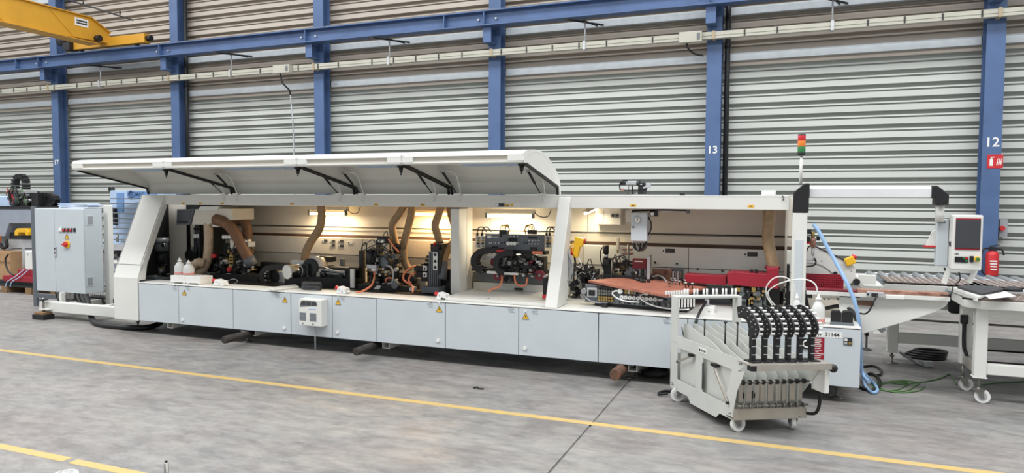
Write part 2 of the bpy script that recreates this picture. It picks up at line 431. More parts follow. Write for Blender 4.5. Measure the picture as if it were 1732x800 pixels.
pl = MB().box(gx1-.032, gx1-.02, py0, py1, 6.52, 6.74).build('rating_plate', 'white_plastic', t)
for z in (6.665, 6.595):
    MB().box(gx1-.02, gx1-.018, py0+.04, py1-.04, z-.022, z+.022).build('lettering', 'label_dark', pl)
# thin pipe bracket on the wall above the crane
h = MB(); a = at(105, 2, 15.6); h.tube([at(100, -4, 15.5), at(142, 8, 14.9), at(225, 34, 14.0)], .022, 8, False)
for (x, y, Y) in ((141, 7, 14.91), (203, 25, 14.24)): p = at(x, y, Y); h.cyl(p, p+Vector((0, 0, .1)), .02, n=8)
tag(h.build('pipe_rail', 'dark_metal'), 'thin dark pipe rail jutting from the wall above the yellow crane', 'pipe')
# ================================================================== edge banding machine: frame, base, hoods
FY = 6.40                       # front plane of the base
BZ0, BZ1 = .17, .655            # base bottom / top
BEAM = (6.85, 7.06, 1.622, 1.748)
mach = thing('edge_banding_machine', 'long white and grey edge banding machine with raised hood along its front', 'machine', (-3.7, 7.0, 0))
XL, XR = -7.97, .605
MB().box(-7.54, XR-.01, FY+.022, 7.62, BZ0+.01, BZ1-.012).build('base_carcass', 'mid_grey', mach)
w = MB(); w.box(-7.54, -3.36, FY-.004, 6.70, BZ1-.012, BZ1); w.box(-3.36, XR, FY-.004, 7.62, BZ1-.012, BZ1)
w.build('worktop', 'machine_white', mach, .003)
MB().box(-7.54, -3.36, 6.70, 7.62, BZ1-.012, BZ1-.004).build('machine_bed', 'black', mach)
seams = [-7.54, -6.88, -6.033, -5.197, -4.637, -4.067, -3.244, -2.434, -1.625, -.80, -.02, .0]
doors = []
for a, b_ in zip(seams[:-2], seams[1:-1]):
    doors.append(MB().box(a+.004, b_-.004, FY, FY+.02, BZ0, BZ1-.018).build('door', 'door_grey', mach, .003))
endbox = MB().box(-.016, XR, FY, FY+.02, BZ0-.02, BZ1-.018).build('end_panel', 'door_grey', mach, .003)
MB().box(XR-.02, XR, FY+.02, 7.62, BZ0-.02, BZ1-.018).build('side_panel', 'door_grey', mach, .003)

# marks on the doors: warning triangles, small print labels, locks
def on_front(x, y): p = at(x, y, FY); return p.x, p.z
def tri(x, z, s, y, parent):
    b = MB(); b.prism([(x-s, z-s*.8), (x+s, z-s*.8), (x, z+s*.95)], 'y', y-.002, y); t_ = b.build('warning_triangle', 'warn_yellow', parent)
    q = MB(); k = s*.5
    q.prism([(x-k*.1, z+k*.7), (x+k*.35, z+k*.7), (x+k*.05, z), (x+k*.35, z), (x-k*.15, z-k*.95), (x-k*.02, z-k*.25), (x-k*.3, z-k*.25)], 'y', y-.0028, y-.001)
    for (u, v, u2, v2) in ((-s, -s*.8, s, -s*.8), (s, -s*.8, 0, s*.95), (0, s*.95, -s, -s*.8)):
        q.bar((x+u*.96, y-.0022, z+v*.96), (x+u2*.96, y-.0022, z+v2*.96), .0015, s*.13, (0, -1, 0))
    return q.build('warning_symbol', 'black', parent)
def door_at(x):
    for d, a, b_ in zip(doors, seams, seams[1:]):
        if a <= x <= b_: return d
    return endbox
for (px_, py_) in ((312, 495), (482, 507), (572, 511), (743, 523), (889, 535)):
    x, z = on_front(px_, py_); tri(x, z, .036, FY, door_at(x))
for (px_, py_) in ((296, 488), (318, 488), (470, 500), (580, 506), (728, 517), (865, 525), (905, 528), (1128, 544)):
    x, z = on_front(px_, py_); d = door_at(x)
    for k in range(4):
        MB().box(x-.04+.005*k, x+.035-.008*(k % 3), FY-.001, FY+.002, z+.018-.013*k, z+.023-.013*k).build('print_line', 'label_grey', d)
    MB().box(x-.01, x+.02, FY-.001, FY+.002, z+.03, z+.040).build('print_logo', 'label_dark', d)
for (px_, py_) in ((309, 541), (481, 555), (571, 562), (741, 576), (888, 589), (319, 482), (484, 494), (572, 502), (743, 512), (889, 526)):
    x, z = on_front(px_, py_); k = MB()
    if z < .5: k.cyl((x, FY-.012, z), (x, FY, z), .018, n=12); k.box(x-.004, x+.004, FY-.014, FY-.008, z-.012, z+.012)
    else: k.cyl((x, FY-.006, z), (x, FY, z), .009, n=10)
    k.build('lock', 'white_plastic', door_at(x))

# end box: number plate, red notice, rotary switch, socket
x, z = on_front(1403, 566)
pl = MB().box(x-.115, x+.10, FY-.002, FY+.001, z-.025, z+.025).build('number_plate', 'white_plastic', endbox)
text('number', '31144', .045, (x+.02, FY-.003, z), 'label_dark', endbox, bold=.0008)
MB().prism([(x-.095, z+.016), (x-.085, z-.016), (x-.077, z+.0), (x-.069, z-.016), (x-.058, z+.016), (x-.066, z+.016), (x-.071, z), (x-.077, z+.012), (x-.083, z), (x-.088, z+.016)], 'y', FY-.0035, FY-.002).build('logo', 'black', endbox)
x, z = on_front(1382, 589)
rn = MB().box(x-.055, x+.055, FY-.003, FY+.001, z-.092, z+.092).build('red_notice', 'red', endbox)
for k in range(11):
    ww = (.03, .036, .024, .034, .03, .026, .034, .012, .05, .03, .026)[k]
    MB().box(x-ww, x+ww, FY-.0045, FY-.003, z+.078-.0155*k-.002, z+.078-.0155*k+.0025).build('notice_text', 'white_plastic', endbox)
x, z = on_front(1364, 581)
b = MB().box(x-.035, x+.03, FY-.012, FY, z-.045, z+.045).build('switch_plate', 'black', endbox, .004)
MB().tube([(x-.0, FY-.016, z+.03), (x-.025, FY-.016, z+.01), (x-.02, FY-.016, z-.02), (x+.005, FY-.016, z-.03), (x+.02, FY-.016, z-.02)], .006, 8).build('switch_ring', 'white_plastic', endbox)
x, z = on_front(1434, 577.5)
MB().box(x-.032, x+.032, FY-.006, FY, z-.03, z+.03).build('socket_plate', 'black', endbox)
for dx, dz, mm in ((-.015, .014, 'white_plastic'), (.016, .013, 'label_dark'), (-.015, -.014, 'alu'), (.016, -.014, 'brass')):
    MB().box(x+dx-.011, x+dx+.011, FY-.009, FY-.005, z+dz-.010, z+dz+.010).build('socket', mm, endbox)

# under-frame: square tube cross members, feet, lifting bars
for px_ in (291, 430, 655, 1072):
    x = at(px_, 560, 6.5).x
    sq = MB(); sq.prism([(x-.045, .09), (x+.045, .09), (x+.045, .165), (x-.045, .165), (x-.045, .155), (x+.035, .155), (x+.035, .10), (x-.035, .10), (x-.035, .155), (x-.045, .155)], 'y', 6.47, 7.58)
    sq.build('cross_member', 'machine_white', mach)
def foot(x, y, parent, h=.17, m='steel'):
    b = MB(); b.lathe([(.001, 0), (.06, 0), (.058, .008), (.02, .018), (.012, .024), (.012, h)], (x, y, 0), 16)
    b.lathe([(.001, h*.55), (.024, h*.55), (.024, h*.68), (.001, h*.68)], (x, y, 0), 6)
    return b.build('levelling_foot', m, parent)
for x, y in ((-1.365, 6.60), (-5.954, 6.54), (-7.8, 6.6), (.45, 6.6)):
    foot(x, y, mach); MB().box(x-.05, x+.05, y-.05, y+.06, .125, .14).build('foot_bracket', 'machine_white', mach)
    MB().box(x-.05, x-.042, y-.05, y+.06, .13, .175).build('foot_bracket', 'machine_white', mach)
for (px_, py_, px2, py2, lab) in ((379, 575, 432, 565, 'under the doors left of the cooling unit'), (602, 595, 650, 579, 'under the doors right of the cooling unit'), (1040, 634, 1066, 614, 'beside the levelling foot, next to the bottle cart')):
    a = atz(px_, py_, .115); c = atz(px2, py2, .115)
    c = Vector((a.x+.03, 7.0, .115)) if True else c
    if px_ == 1040: lab = 'beside the levelling foot near the white wheeled cart'
    b = MB(); b.cyl(a, c, .052 if px_ == 1040 else .043, n=20)
    b.v = [v for v in b.v]
    tag(b.build('lifting_bar', 'rust' if px_ == 1040 else 'dark_bar', bevel=.004), ('rusty' if px_ == 1040 else 'dark')+' round steel lifting bar sticking out '+lab, 'bar', 'lifting bars under the machine')

# left end cover
def cheek(name, prof, x0, x1, m='machine_white', bevel=.006):
    return MB().prism(prof, 'x', x0, x1).build(name, m, mach, bevel)
LX0, LX1 = -7.97, -7.555
lo_ = MB(); lo_.prism([(FY, .165), (FY, .70), (6.457, .858), (6.485, .858), (6.43, .69), (6.43, .165)], 'x', LX0, LX1); lo_.prism([(6.43, .165), (6.43, .69), (6.485, .858), (7.62, .858), (7.62, .165)], 'x', LX0, LX0+.02)
lo_.build('lower_end_cover', 'machine_white', mach)
MB().box(LX0+.02, -7.535, 6.435, 7.62, BZ0, BZ1-.012).build('end_base', 'mid_grey', mach)
up = MB(); up.prism([(6.457, .866), (6.845, 1.75), (7.62, 1.75), (7.62, .866)], 'x', LX0, LX0+.02); up.prism([(6.457, .866), (6.845, 1.75), (6.865, 1.75), (6.477, .866)], 'x', LX0, LX1-.012)
up.build('upper_end_cover', 'machine_white', mach)
MB().prism([(6.43, .67), (6.47, .86), (6.862, 1.75), (6.94, 1.75), (6.55, .86), (6.52, .67)], 'x', LX1-.03, LX1).build('end_cover_edge', 'beam_grey', mach, .004)
MB().box(LX0+.03, LX1-.05, 7.3, 7.6, .67, 1.7).build('end_void_dark', 'black', mach)  # black block: the unlit void behind the cover, put in as colour
MB().prism([(6.50, .67), (6.90, 1.72), (7.3, 1.72), (7.3, .67)], 'x', LX0+.022, LX0+.032).build('end_void_shade', 'black', mach)  # black sheet added over the white side plate, painting the void's shade
# right cheek beside the bay with the glue magazine
cx0 = at(921, 518, FY).x; cx1 = cx0+.125
MB().prism([(FY+.0, .657), (6.83, 1.735), (6.90, 1.735), (6.76, .657)], 'x', cx0, cx1).build('divider_cheek', 'machine_white', mach, .006)
# centre post
px0 = at(762, 480, 6.94).x; px1 = px0+.105
MB().box(px0, px1, 6.94, 7.14, .657, 1.615).build('post', 'beam_grey', mach, .005)
MB().box(px0+.012, px1-.002, 7.145, 7.30, .657, 1.615).build('post', 'machine_cream', mach, .004)
MB().box(px0-.005, px1+.005, 6.93, 7.15, 1.603, 1.618).build('post_cap', 'label_dark', mach)
# tray of the third bay
b = MB(); b.box(px1+.01, cx0-.01, 6.47, 7.30, .657, .683)
b.box(px1+.01, cx0-.01, 7.30, 7.315, .657, .76)
b.build('chip_tray', 'machine_white', mach, .004)
for (px_, py_) in ((826, 505), (843, 506)):
    p = atz(px_, py_, .684); MB().cyl(p, p+Vector((0, 0, .004)), .008, n=10).build('screw', 'black', mach)
p = at(877, 489, 7.29); MB().box(p.x-.05, p.x+.05, 7.285, 7.30, p.z-.012, p.z+.012).build('tray_slot', 'black', mach)

# top beam
by0, by1, bz0, bz1 = BEAM
MB().box(-7.60, .03, by0, by1, bz0, bz1).build('top_beam', 'beam_grey', mach, .004)
MB().box(-7.62, .03, by0-.003, by1+.1, bz1-.006, bz1+.006).build('beam_cap', 'machine_white', mach, .002)
for px_ in (310, 339, 376, 494, 636, 715, 858, 1071, 1270):
    p = at(px_, 347 if px_ < 900 else 350, by0); z_ = 1.645 if px_ < 900 else 1.655
    MB().box(p.x-.028, p.x+.028, by0-.002, by0, z_-.012, z_+.012).build('yellow_tag', 'warn_yellow', mach)
    MB().box(p.x-.012, p.x+.012, by0-.003, by0-.0015, z_-.004, z_+.004).build('tag_print', 'label_dark', mach)
for (px_, w_, m_) in ((846, .10, 'label_dark'), (872, .11, 'white_plastic')):
    p = at(px_, 346, by0); MB().box(p.x-w_/2, p.x+w_/2, by0-.002, by0, 1.632, 1.67).build('beam_label', m_, mach)
    MB().box(p.x-w_/2+.004, p.x-w_/2+.032, by0-.003, by0-.001, 1.635, 1.667).build('label_symbol', 'white_plastic' if m_ == 'label_dark' else 'warn_yellow', mach)
# rear panels and guide rods inside
RX0, RX1 = -7.3, .1
for a, b_ in ((RX0, -5.4), (-5.395, -3.3), (-3.295, -2.1), (-2.095, RX1)):
    MB().box(a, b_, 7.70, 7.715, 1.335, 1.75).build('rear_panel', 'panel_cream', mach)
    MB().box(a, b_, 7.66, 7.715, 1.24, 1.325).build('rear_strip', 'machine_cream', mach)
    MB().box(a, b_, 7.64, 7.70, 1.205, 1.24).build('dark_groove', 'dark_brown', mach)
for a, b_ in ((RX0, -5.0), (-4.995, -3.3), (-3.295, -2.1), (-2.095, -.95), (-.945, RX1)):
    m_ = 'machine_cream' if b_ < -2.05 else 'machine_white'
    MB().box(a, b_, 7.55, 7.70, .99, 1.205).build('pressure_beam_panel', m_, mach, .003)
    MB().box(a, b_, 7.56, 7.70, .79, .983).build('pressure_beam_panel', m_, mach, .003)
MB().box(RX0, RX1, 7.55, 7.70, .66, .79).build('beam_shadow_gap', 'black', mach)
MB().cyl((RX0, 7.62, 1.345), (RX1, 7.62, 1.345), .006, n=8).build('guide_rod', 'dark_metal', mach)
MB().box(RX0, RX1, 7.717, 7.73, .62, 1.75).build('rear_sheet', 'panel_cream', mach)
MB().box(-7.25, .03, 7.04, 7.71, 1.735, 1.745).build('roof_panel', 'panel_cream', mach)
MB().box(.0, .02, 7.3, 7.71, .66, 1.74).build('inner_side', 'panel_cream', mach)
MB().box(-7.25, -7.235, 7.1, 7.7, .66, 1.74).build('inner_side', 'black', mach)  # this one is black to paint the darkness of the rear void
# inner beige partition of the first bay
a = at(283, 360, 7.25).x; b_ = at(313, 360, 7.25).x
MB().box(a, b_, 7.25, 7.27, .66, 1.62).build('partition', 'panel_cream', mach)
a2 = at(327, 360, 7.3).x
MB().box(b_+.02, a2, 7.30, 7.32, .66, 1.50).build('partition_edge', 'machine_cream', mach)
for z in (.9, 1.05, 1.2, 1.35):
    MB().cyl((b_+.05, 7.297, z), (b_+.05, 7.30, z), .008, n=8).build('screw', 'black', mach)
# print labels on the pressure beam
def rear_label(px_, py_, w_, h_, dark=True, Y=7.548):
    p = at(px_, py_, Y)
    MB().box(p.x-w_/2, p.x+w_/2, Y-.001, Y+.002, p.z-h_/2, p.z+h_/2).build('print_label', 'label_dark' if dark else 'white_plastic', mach)
    MB().box(p.x-w_/2, p.x-w_/2+h_*.9, Y-.002, Y-.0005, p.z-h_/2, p.z+h_/2).build('label_symbol', 'white_plastic', mach)
    MB().prism([(p.x-w_/2+h_*.2, p.z-h_*.25), (p.x-w_/2+h_*.7, p.z-h_*.25), (p.x-w_/2+h_*.45, p.z+h_*.3)], 'y', Y-.003, Y-.001).build('label_mark', 'black', mach)
for (px_, py_) in ((549, 407), (562, 408), (576, 408), (562, 415), (576, 416)): rear_label(px_, py_, .085, .034)
rear_label(592, 410, .075, .034, False)
rear_label(1130, 424, .14, .045); rear_label(1269, 430, .14, .045)
for (px_, py_) in ((1108, 444), (1145, 446), (1180, 455), (1222, 458)):
    p = at(px_, py_, 7.55); MB().cyl((p.x, 7.543, p.z), (p.x, 7.55, p.z), .012, n=10).build('bolt', 'black', mach)

# ------------------------------------------------------------------ hoods
OUT = [(5.930, 2.035), (5.905, 2.045), (5.905, 2.060), (5.930, 2.062), (5.926, 2.104), (5.900, 2.108), (5.905, 2.128), (5.93, 2.148), (6.03, 2.165), (6.20, 2.178), (6.42, 2.170), (6.60, 2.125), (6.75, 2.065), (6.90, 1.985), (6.985, 1.90), (7.02, 1.765)]
INN = [(7.0, 1.765), (6.965, 1.89), (6.885, 1.965), (6.74, 2.045), (6.59, 2.10), (6.42, 2.145), (6.20, 2.152), (6.06, 2.125), (6.00, 2.09), (5.985, 2.045)]
CUT = [(5.95, 2.04), (6.93, 1.845), (6.98, 1.84), (7.0, 1.765)]       # lower edge of the end panels
HX = [(-8.0, -6.535), (-6.53, -4.70), (-4.695, -3.465), (-3.46, -2.20)]
for hi, (a, b_) in enumerate(HX):
    lid = MB().prism(OUT+INN, 'x', a, b_).build('hood_lid', 'machine_white', mach, .004)
    for f in lid.data.polygons: f.use_smooth = False
    for xx, s in ((a+.002, 1), (b_-.002, -1)):
        MB().prism(OUT+[(6.98, 1.765), (6.96, 1.845), (6.92, 1.858), (5.95, 2.05)], 'x', min(xx, xx+s*.014), max(xx, xx+s*.014)).build('end_panel', 'machine_white', lid)
        xs = xx+s*.016
        q = MB(); q.bar((xs, 5.955, 2.035), (xs, 6.94, 1.838), .022, .020); q.bar((xs, 6.94, 1.846), (xs, 6.965, 1.76), .022, .020)
        q.build('seal', 'black_rubber', lid)
    # recessed grip along the lip
    ga = a+(.12 if hi else .18); gb = b_-.16
    MB().box(ga, gb, 5.922, 5.929, 2.063, 2.103).build('grip_strip', 'panel_cream', lid)
    for e0, e1 in ((a, ga), (gb, b_)): MB().box(e0, e1, 5.902, 5.93, 2.059, 2.109).build('lip_corner', 'machine_white', lid)
    # lens of the inside light strip
    MB().box(a+.40, b_-.12, 6.40, 6.58, 2.046, 2.062).build('light_lens', 'pale_blue', lid)
    MB().bar(((a+.35)*.35+(b_-.12)*.65, 6.39, 2.042), ((a+.35)*.35+(b_-.12)*.65, 6.59, 2.042), .012, .012).build('lens_joint', 'white_plastic', lid)
    # latch hanging from the lip
    x = b_-.06; q = MB(); q.box(x-.025, x+.025, 5.97, 6.03, 2.015, 2.04); q.cyl((x, 6.0, 1.965), (x, 6.0, 2.02), .014, .024, 10); q.cyl((x, 6.0, 1.94), (x, 6.0, 1.966), .006, n=8)
    q.build('latch', 'black', lid)
    for x in ((a+.08, b_-.22) if hi else (b_-.12,)):
        p0 = Vector((x+.05, by0+.03, 1.75)); p1 = Vector((x, 6.60, 2.0)); m_ = p0.lerp(p1, .5)
        q = MB(); q.cyl(m_, p1, .013, n=10); q.build('gas_strut', 'black', lid)
        MB().cyl(p0, m_, .006, n=8).build('strut_rod', 'dark_metal', lid)
        MB().cyl(p1-Vector((.02, 0, 0)), p1+Vector((.02, 0, 0)), .012, n=8).build('strut_pin', 'alu', lid)
        MB().box(p0.x-.03, p0.x+.05, by0-.004, by0+.05, 1.748, 1.772).build('hinge_block', 'white_plastic', lid)
        MB().tube([(p0.x+.03, by0-.006, 1.75), (p0.x+.045, by0-.012, 1.70), (p0.x+.03, by0-.012, 1.675), (p0.x+.018, by0-.006, 1.70)], .004, 6).build('wire_loop', 'white_plastic', lid)
        MB().tube([(x+.02, 6.62, 2.01), (x+.10, 6.70, 1.98), (x+.11, 6.78, 1.86), (x+.10, 6.84, 1.765)], .005, 6).build('wire', 'white_plastic', lid)

# stub pipe and small valve block on top of the beam
x = at(1300, 331, 6.95).x
MB().lathe([(.055, 1.754), (.062, 1.756), (.062, 1.80), (.055, 1.802)], (x, 6.97, 0), 18).build('duct_stub', 'white_plastic', mach)
x = at(1152, 331, 6.95).x; MB().box(x-.01, x+.04, 6.92, 6.95, 1.754, 1.775).build('cable_clip', 'dark_metal', mach)
MB().tube([at(1323, 331, 6.84), at(1326, 335, 6.84), at(1324, 339, 6.84)], .004, 6).build('wire_end', 'black', mach)

# right post with black cap
rx0 = at(1339.5, 400, 6.80).x; rx1 = rx0+.125
MB().box(rx0, rx1, 6.80, 7.0, .657, 1.60).build('post', 'machine_white', mach, .006)
MB().box(rx0+.03, rx0+.095, 6.794, 6.80, .80, 1.36).build('post_plate', 'door_grey', mach, .003)
MB().prism([(rx0+.0, 1.60), (rx1+.008, 1.60), (rx1+.012, 1.865), (rx1-.03, 1.865), (rx0+.005, 1.785)], 'y', 6.795, 7.0).build('post_cap', 'black', mach, .008)
# ------------------------------------------------------------------ boom with operator panel, signal tower
t = thing('operator_boom', 'silver aluminium boom with black end fittings, carrying the operator panel', 'boom arm', (rx1, 6.9, 1.70))
bx1 = at(1576, 320, 6.9).x
b = MB(); zc = 1.787
b.prism([(6.84, zc-.05), (6.84, zc+.03), (6.87, zc+.05), (6.95, zc+.05), (6.97, zc+.03), (6.97, zc-.05)], 'x', rx1+.012, bx1)
b.build('tube', 'boom_alu', t, .006)
ex = at(1590, 330, 6.9).x
MB().prism([(bx1-.012, zc-.055), (bx1-.012, zc+.055), (bx1+.03, zc+.055), (ex+.055, zc-.02), (ex+.055, zc-.11), (ex-.045, zc-.11), (ex-.045, zc-.045)], 'y', 6.83, 6.98).build('elbow', 'black', t, .008)
pz = at(1590, 372, 6.9).z
MB().cyl((ex+.003, 6.905, pz-.02), (ex+.003, 6.905, zc-.10), .034, n=18).build('drop_pipe', 'machine_white', t)
# operator panel
pt = thing('control_terminal', 'white operator panel with dark screen and red trim hanging from the boom', 'control panel', (ex+.1, 6.95, 1.1))
def pp(x, y): p = at(x, y, 6.80); return p.x, p.z
fx0, fz1 = pp(1610, 363.5); fx1, fz0 = pp(1658, 458); 
frame = MB(); fx1 = at(1662.5, 400, 6.80).x; fx0 = at(1611, 400, 6.80).x
b = MB(); b.prism([(6.80, fz0), (6.80, fz1), (6.95, fz1+.0), (6.97, fz1-.04), (6.97, fz0+.03), (6.93, fz0)], 'x', fx0, fx1)
b.build('housing', 'machine_white', pt, .012, 3)
sx0, sz1 = pp(1617, 369); sx1, sz0 = pp(1657, 423)
MB().box(sx0, sx1-.0, 6.794, 6.80, sz0, sz1).build('trim_bar', 'red', pt)
MB().box(sx0, sx1, 6.790, 6.798, sz0+.012, sz1-.012).build('screen', 'screen', pt, .002)
x0, z1 = pp(1615, 434); x1, z0 = pp(1637, 444)
MB().box(x0, x1, 6.793, 6.80, z0, z1).build('button_block', 'black', pt)
for k in range(4):
    for r_ in range(2):
        mm = 'green' if (k == 2 and r_ == 1) or (k == 3 and r_ == 0) else 'bright_red' if (k == 3 and r_ == 1) else 'dark_metal'
        xx = x0+.012+k*(x1-x0-.012)/4; zz = z0+.008+r_*.024*((z1-z0)/.05)
        MB().box(xx, xx+.016, 6.788, 6.793, zz, zz+.014).build('button', mm if r_ == 0 or mm != 'bright_red' else 'bright_red', pt)
x0, z1 = pp(1640, 433); x1, z0 = pp(1646, 443.5)
MB().box(x0, x1, 6.791, 6.80, z0, z1).build('key_switch', 'black', pt)
x, z = pp(1652, 438); b = MB(); b.cyl((x, 6.77, z), (x, 6.80, z), .022, n=16); b.build('emergency_ring', 'yellow', pt)
MB().cyl((x, 6.755, z), (x, 6.77, z), .014, n=14).build('emergency_button', 'green', pt)
x, z = pp(1617.5, 429.5)
for k in range(3): MB().box(x-.012+k*.010, x-.005+k*.010, 6.798, 6.801, z-.005, z+.005).build('maker_mark', 'label_dark', pt)
sx = at(1583, 420, 6.95).x
MB().box(sx, fx0-.002, 6.93, 7.02, at(1590, 450, 6.95).z, at(1590, 370, 6.95).z).build('rear_housing', 'cabinet_grey', pt, .008)
q0 = at(1592, 376, 6.925); MB().box(q0.x-.025, q0.x+.03, 6.926, 6.932, q0.z-.006, q0.z+.005).build('label', 'label_dark', pt)
p = at(1583, 400, 6.98); MB().prism([(sx-.07, p.z-.08), (sx, p.z-.08), (sx, p.z+.06), (sx-.03, p.z+.04)], 'y', 6.97, 7.0).build('side_bracket', 'machine_white', pt)
MB().box(sx-.09, sx, 6.96, 7.01, p.z-.095, p.z-.08).build('bracket_lip', 'bright_red', pt)
p = at(1597, 455, 6.92); MB().bar(p+Vector((0, 0, .01)), p+Vector((.02, 0, -.03)), .014, .014).build('handle', 'black', pt)
p = at(1612, 413, 6.82); MB().bar((fx0-.006, 6.86, p.z+.02), (fx0-.006, 6.85, p.z-.02), .012, .012).build('side_latch', 'black', pt)
# the two bent legs under the panel, standing on the keyboard shelf
for (x0, y0, x1, y1) in ((1604, 457, 1596, 480), (1650, 457, 1638, 478)):
    MB().bar(at(x0, y0, 6.92), at(x1, y1, 6.88), .04, .012, (0, 1, 0)).build('shelf_strut', 'machine_white', pt)
# signal tower
x = at(1354.5, 300, 6.92).x
t = thing('signal_tower', 'signal tower with red, amber and green lamps on a white pole', 'signal light', (x, 6.92, 1.86))
z0 = 1.866; z1 = at(1355, 263, 6.92).z; zt = at(1356, 227, 6.92).z; h = (zt-z1)
MB().cyl((x, 6.92, z0), (x, 6.92, z1), .013, n=12).build('pole', 'machine_white', t)
r_ = .034
for a, b_, mm, nm in ((0, .14, 'dark_metal', 'base'), (.14, .42, 'green', 'green_lamp'), (.42, .69, 'orange', 'amber_lamp'), (.69, .94, 'bright_red', 'red_lamp'), (.94, 1, 'dark_metal', 'cap')):
    MB().cyl((x, 6.92, z1+h*a), (x, 6.92, z1+h*b_), r_*(1 if mm != 'dark_metal' else .97), n=18).build(nm, mm, t, .002)
# ================================================================== inside the machine
def mpp(x, y, Y): return (at(x+1, y, Y)-at(x, y, Y)).x           # metres to a step along X on plane Y
def rect(parent, name, x0, y0, x1, y1, Y, dep, m, bevel=.003):
    c = at((x0+x1)/2, (y0+y1)/2, Y); k = mpp((x0+x1)/2, (y0+y1)/2, Y)
    zt_ = at((x0+x1)/2, y0, Y).z; zb_ = at((x0+x1)/2, y1, Y).z; w_ = (x1-x0)*k
    return MB().box(c.x-w_/2, c.x+w_/2, Y, Y+dep, zb_, zt_).build(name, m, parent, bevel)
def vcyl(parent, name, x, y0, y1, rpx, Y, m, taper=1, n=14):
    a = at(x, y0, Y); b_ = at(x, y1, Y); r = rpx*mpp(x, y0, Y)*.95
    return MB().cyl((a.x, Y, b_.z), (a.x, Y, a.z), r, r*taper, n).build(name, m, parent)
def hcyl(parent, name, x0, x1, y, rpx, Y, m, dy=0, n=16):
    a = at(x0, y, Y); b_ = at(x1, y, Y+dy); r = rpx*mpp(x0, y, Y)*.95
    return MB().cyl(a, (b_.x, Y+dy, a.z), r, r, n).build(name, m, parent)
def disc(parent, name, x, y, rpx, Y, dep, m, n=16):
    a = at(x, y, Y); r = rpx*mpp(x, y, Y)*.95
    return MB().cyl(a, a+Vector((0, dep, 0)), r, r, n).build(name, m, parent)
def wire(parent, name, pts, Y, r, m, n=6):
    P = [at(p[0], p[1], p[2] if len(p) > 2 else Y) for p in pts]
    return MB().tube(P, r, n, step=.02).build(name, m, parent)
GM = ['black', 'black', 'dark_metal', 'dark_metal', 'mid_grey', 'alu', 'steel', 'brass', 'black', 'white_plastic']
def greeb(parent, x0, y0, x1, y1, Y, dep, n, seed, mats=GM, smin=3, smax=8):
    R_ = random.Random(seed)
    for i in range(n):
        x = R_.uniform(x0, x1); y = R_.uniform(y0, y1); s = R_.uniform(smin, smax); h = R_.uniform(smin, smax)*1.1
        yy = Y+R_.uniform(0, dep*.5); k = R_.random(); m = R_.choice(mats); d_ = dep*R_.uniform(.4, .9)
        x = min(max(x, x0+s/2), x1-s/2); y = min(max(y, y0+h/2), y1-h/2)
        if k < .5: rect(parent, 'block', x-s/2, y-h/2, x+s/2, y+h/2, yy, d_, m, .002)
        elif k < .68: vcyl(parent, 'cylinder', x, y-h*.7, y+h*.7, s*.35, yy+.03, m, n=10)
        elif k < .84: disc(parent, 'knob', x, y, s*.38, yy-.02, d_, m, 10)
        else: hcyl(parent, 'fitting', x-s*.6, x+s*.6, y, s*.25, yy, m, n=8)
def wires(parent, x0, y0, x1, y1, Y, n, seed, m='black', r=.005, sag=14):
    R_ = random.Random(seed)
    for i in range(n):
        a = (R_.uniform(x0, x1), R_.uniform(y0, y1)); b_ = (R_.uniform(x0, x1), R_.uniform(y0, y1))
        c = ((a[0]+b_[0])/2+R_.uniform(-6, 6), min(a[1], b_[1])-R_.uniform(2, sag))
        wire(parent, 'wire', [a, c, b_], Y-.02+R_.uniform(0, .05), r, m)
def base_of(x, y, Y, z=.66): p = at(x, y, Y); return (p.x, Y, z)

# ------------------------------------------------------------------ work lights
def lamp(label, x0, x1, y0, yt, Y, m, power, col):
    a = at(x0, y0, Y); b_ = at(x1, y0, Y); z = a.z
    t = thing('fluorescent_work_lamp', label, 'lamp', ((a.x+b_.x)/2, Y, z-.08), 'work lamps inside the machine')
    MB().box(a.x, b_.x, Y-.03, Y+.05, z-.018, z+.03).build('housing', 'machine_cream', t, .004)
    zt_ = at(x0, yt, Y).z
    MB().cyl((a.x+.03, Y-.01, zt_), (b_.x-.03, Y-.01, zt_), .017, n=14).build('tube', m, t)
    for x in (a.x+.012, b_.x-.012):
        MB().box(x-.012, x+.012, Y-.03, Y+.01, zt_-.022, z-.01).build('socket', 'mid_grey', t, .003)
    MB().tube([(b_.x, Y, z-.005), (b_.x+.07, Y, z-.05), (b_.x+.16, Y, z-.045), (b_.x+.2, Y, z+.03)], .005, 6).build('cable', 'black_rubber', t)
    # the tube's own light
    l = bpy.data.lights.new('tube_light', 'AREA'); l.shape = 'RECTANGLE'; l.size = b_.x-a.x-.08; l.size_y = .035; l.energy = power; l.color = col
    lo = bpy.data.objects.new('tube_light', l); COL.objects.link(lo); lo.parent = t
    lo.location = Vector(((a.x+b_.x)/2, Y-.01, zt_-.02))-Vector(t.location); return t
lamp('warm fluorescent work lamp above the chrome spindle motor', 523, 587, 353, 361, 7.52, 'tube_warm', 11, (1, .80, .52))
lamp('amber fluorescent work lamp behind the brown hoses left of the centre post', 697, 761, 354, 362, 7.52, 'tube_amber', 11, (1, .66, .30))
lamp('white fluorescent work lamp above the grey perforated unit plate', 822, 904, 358, 365, 7.50, 'tube_white', 8, (1, .90, .70))
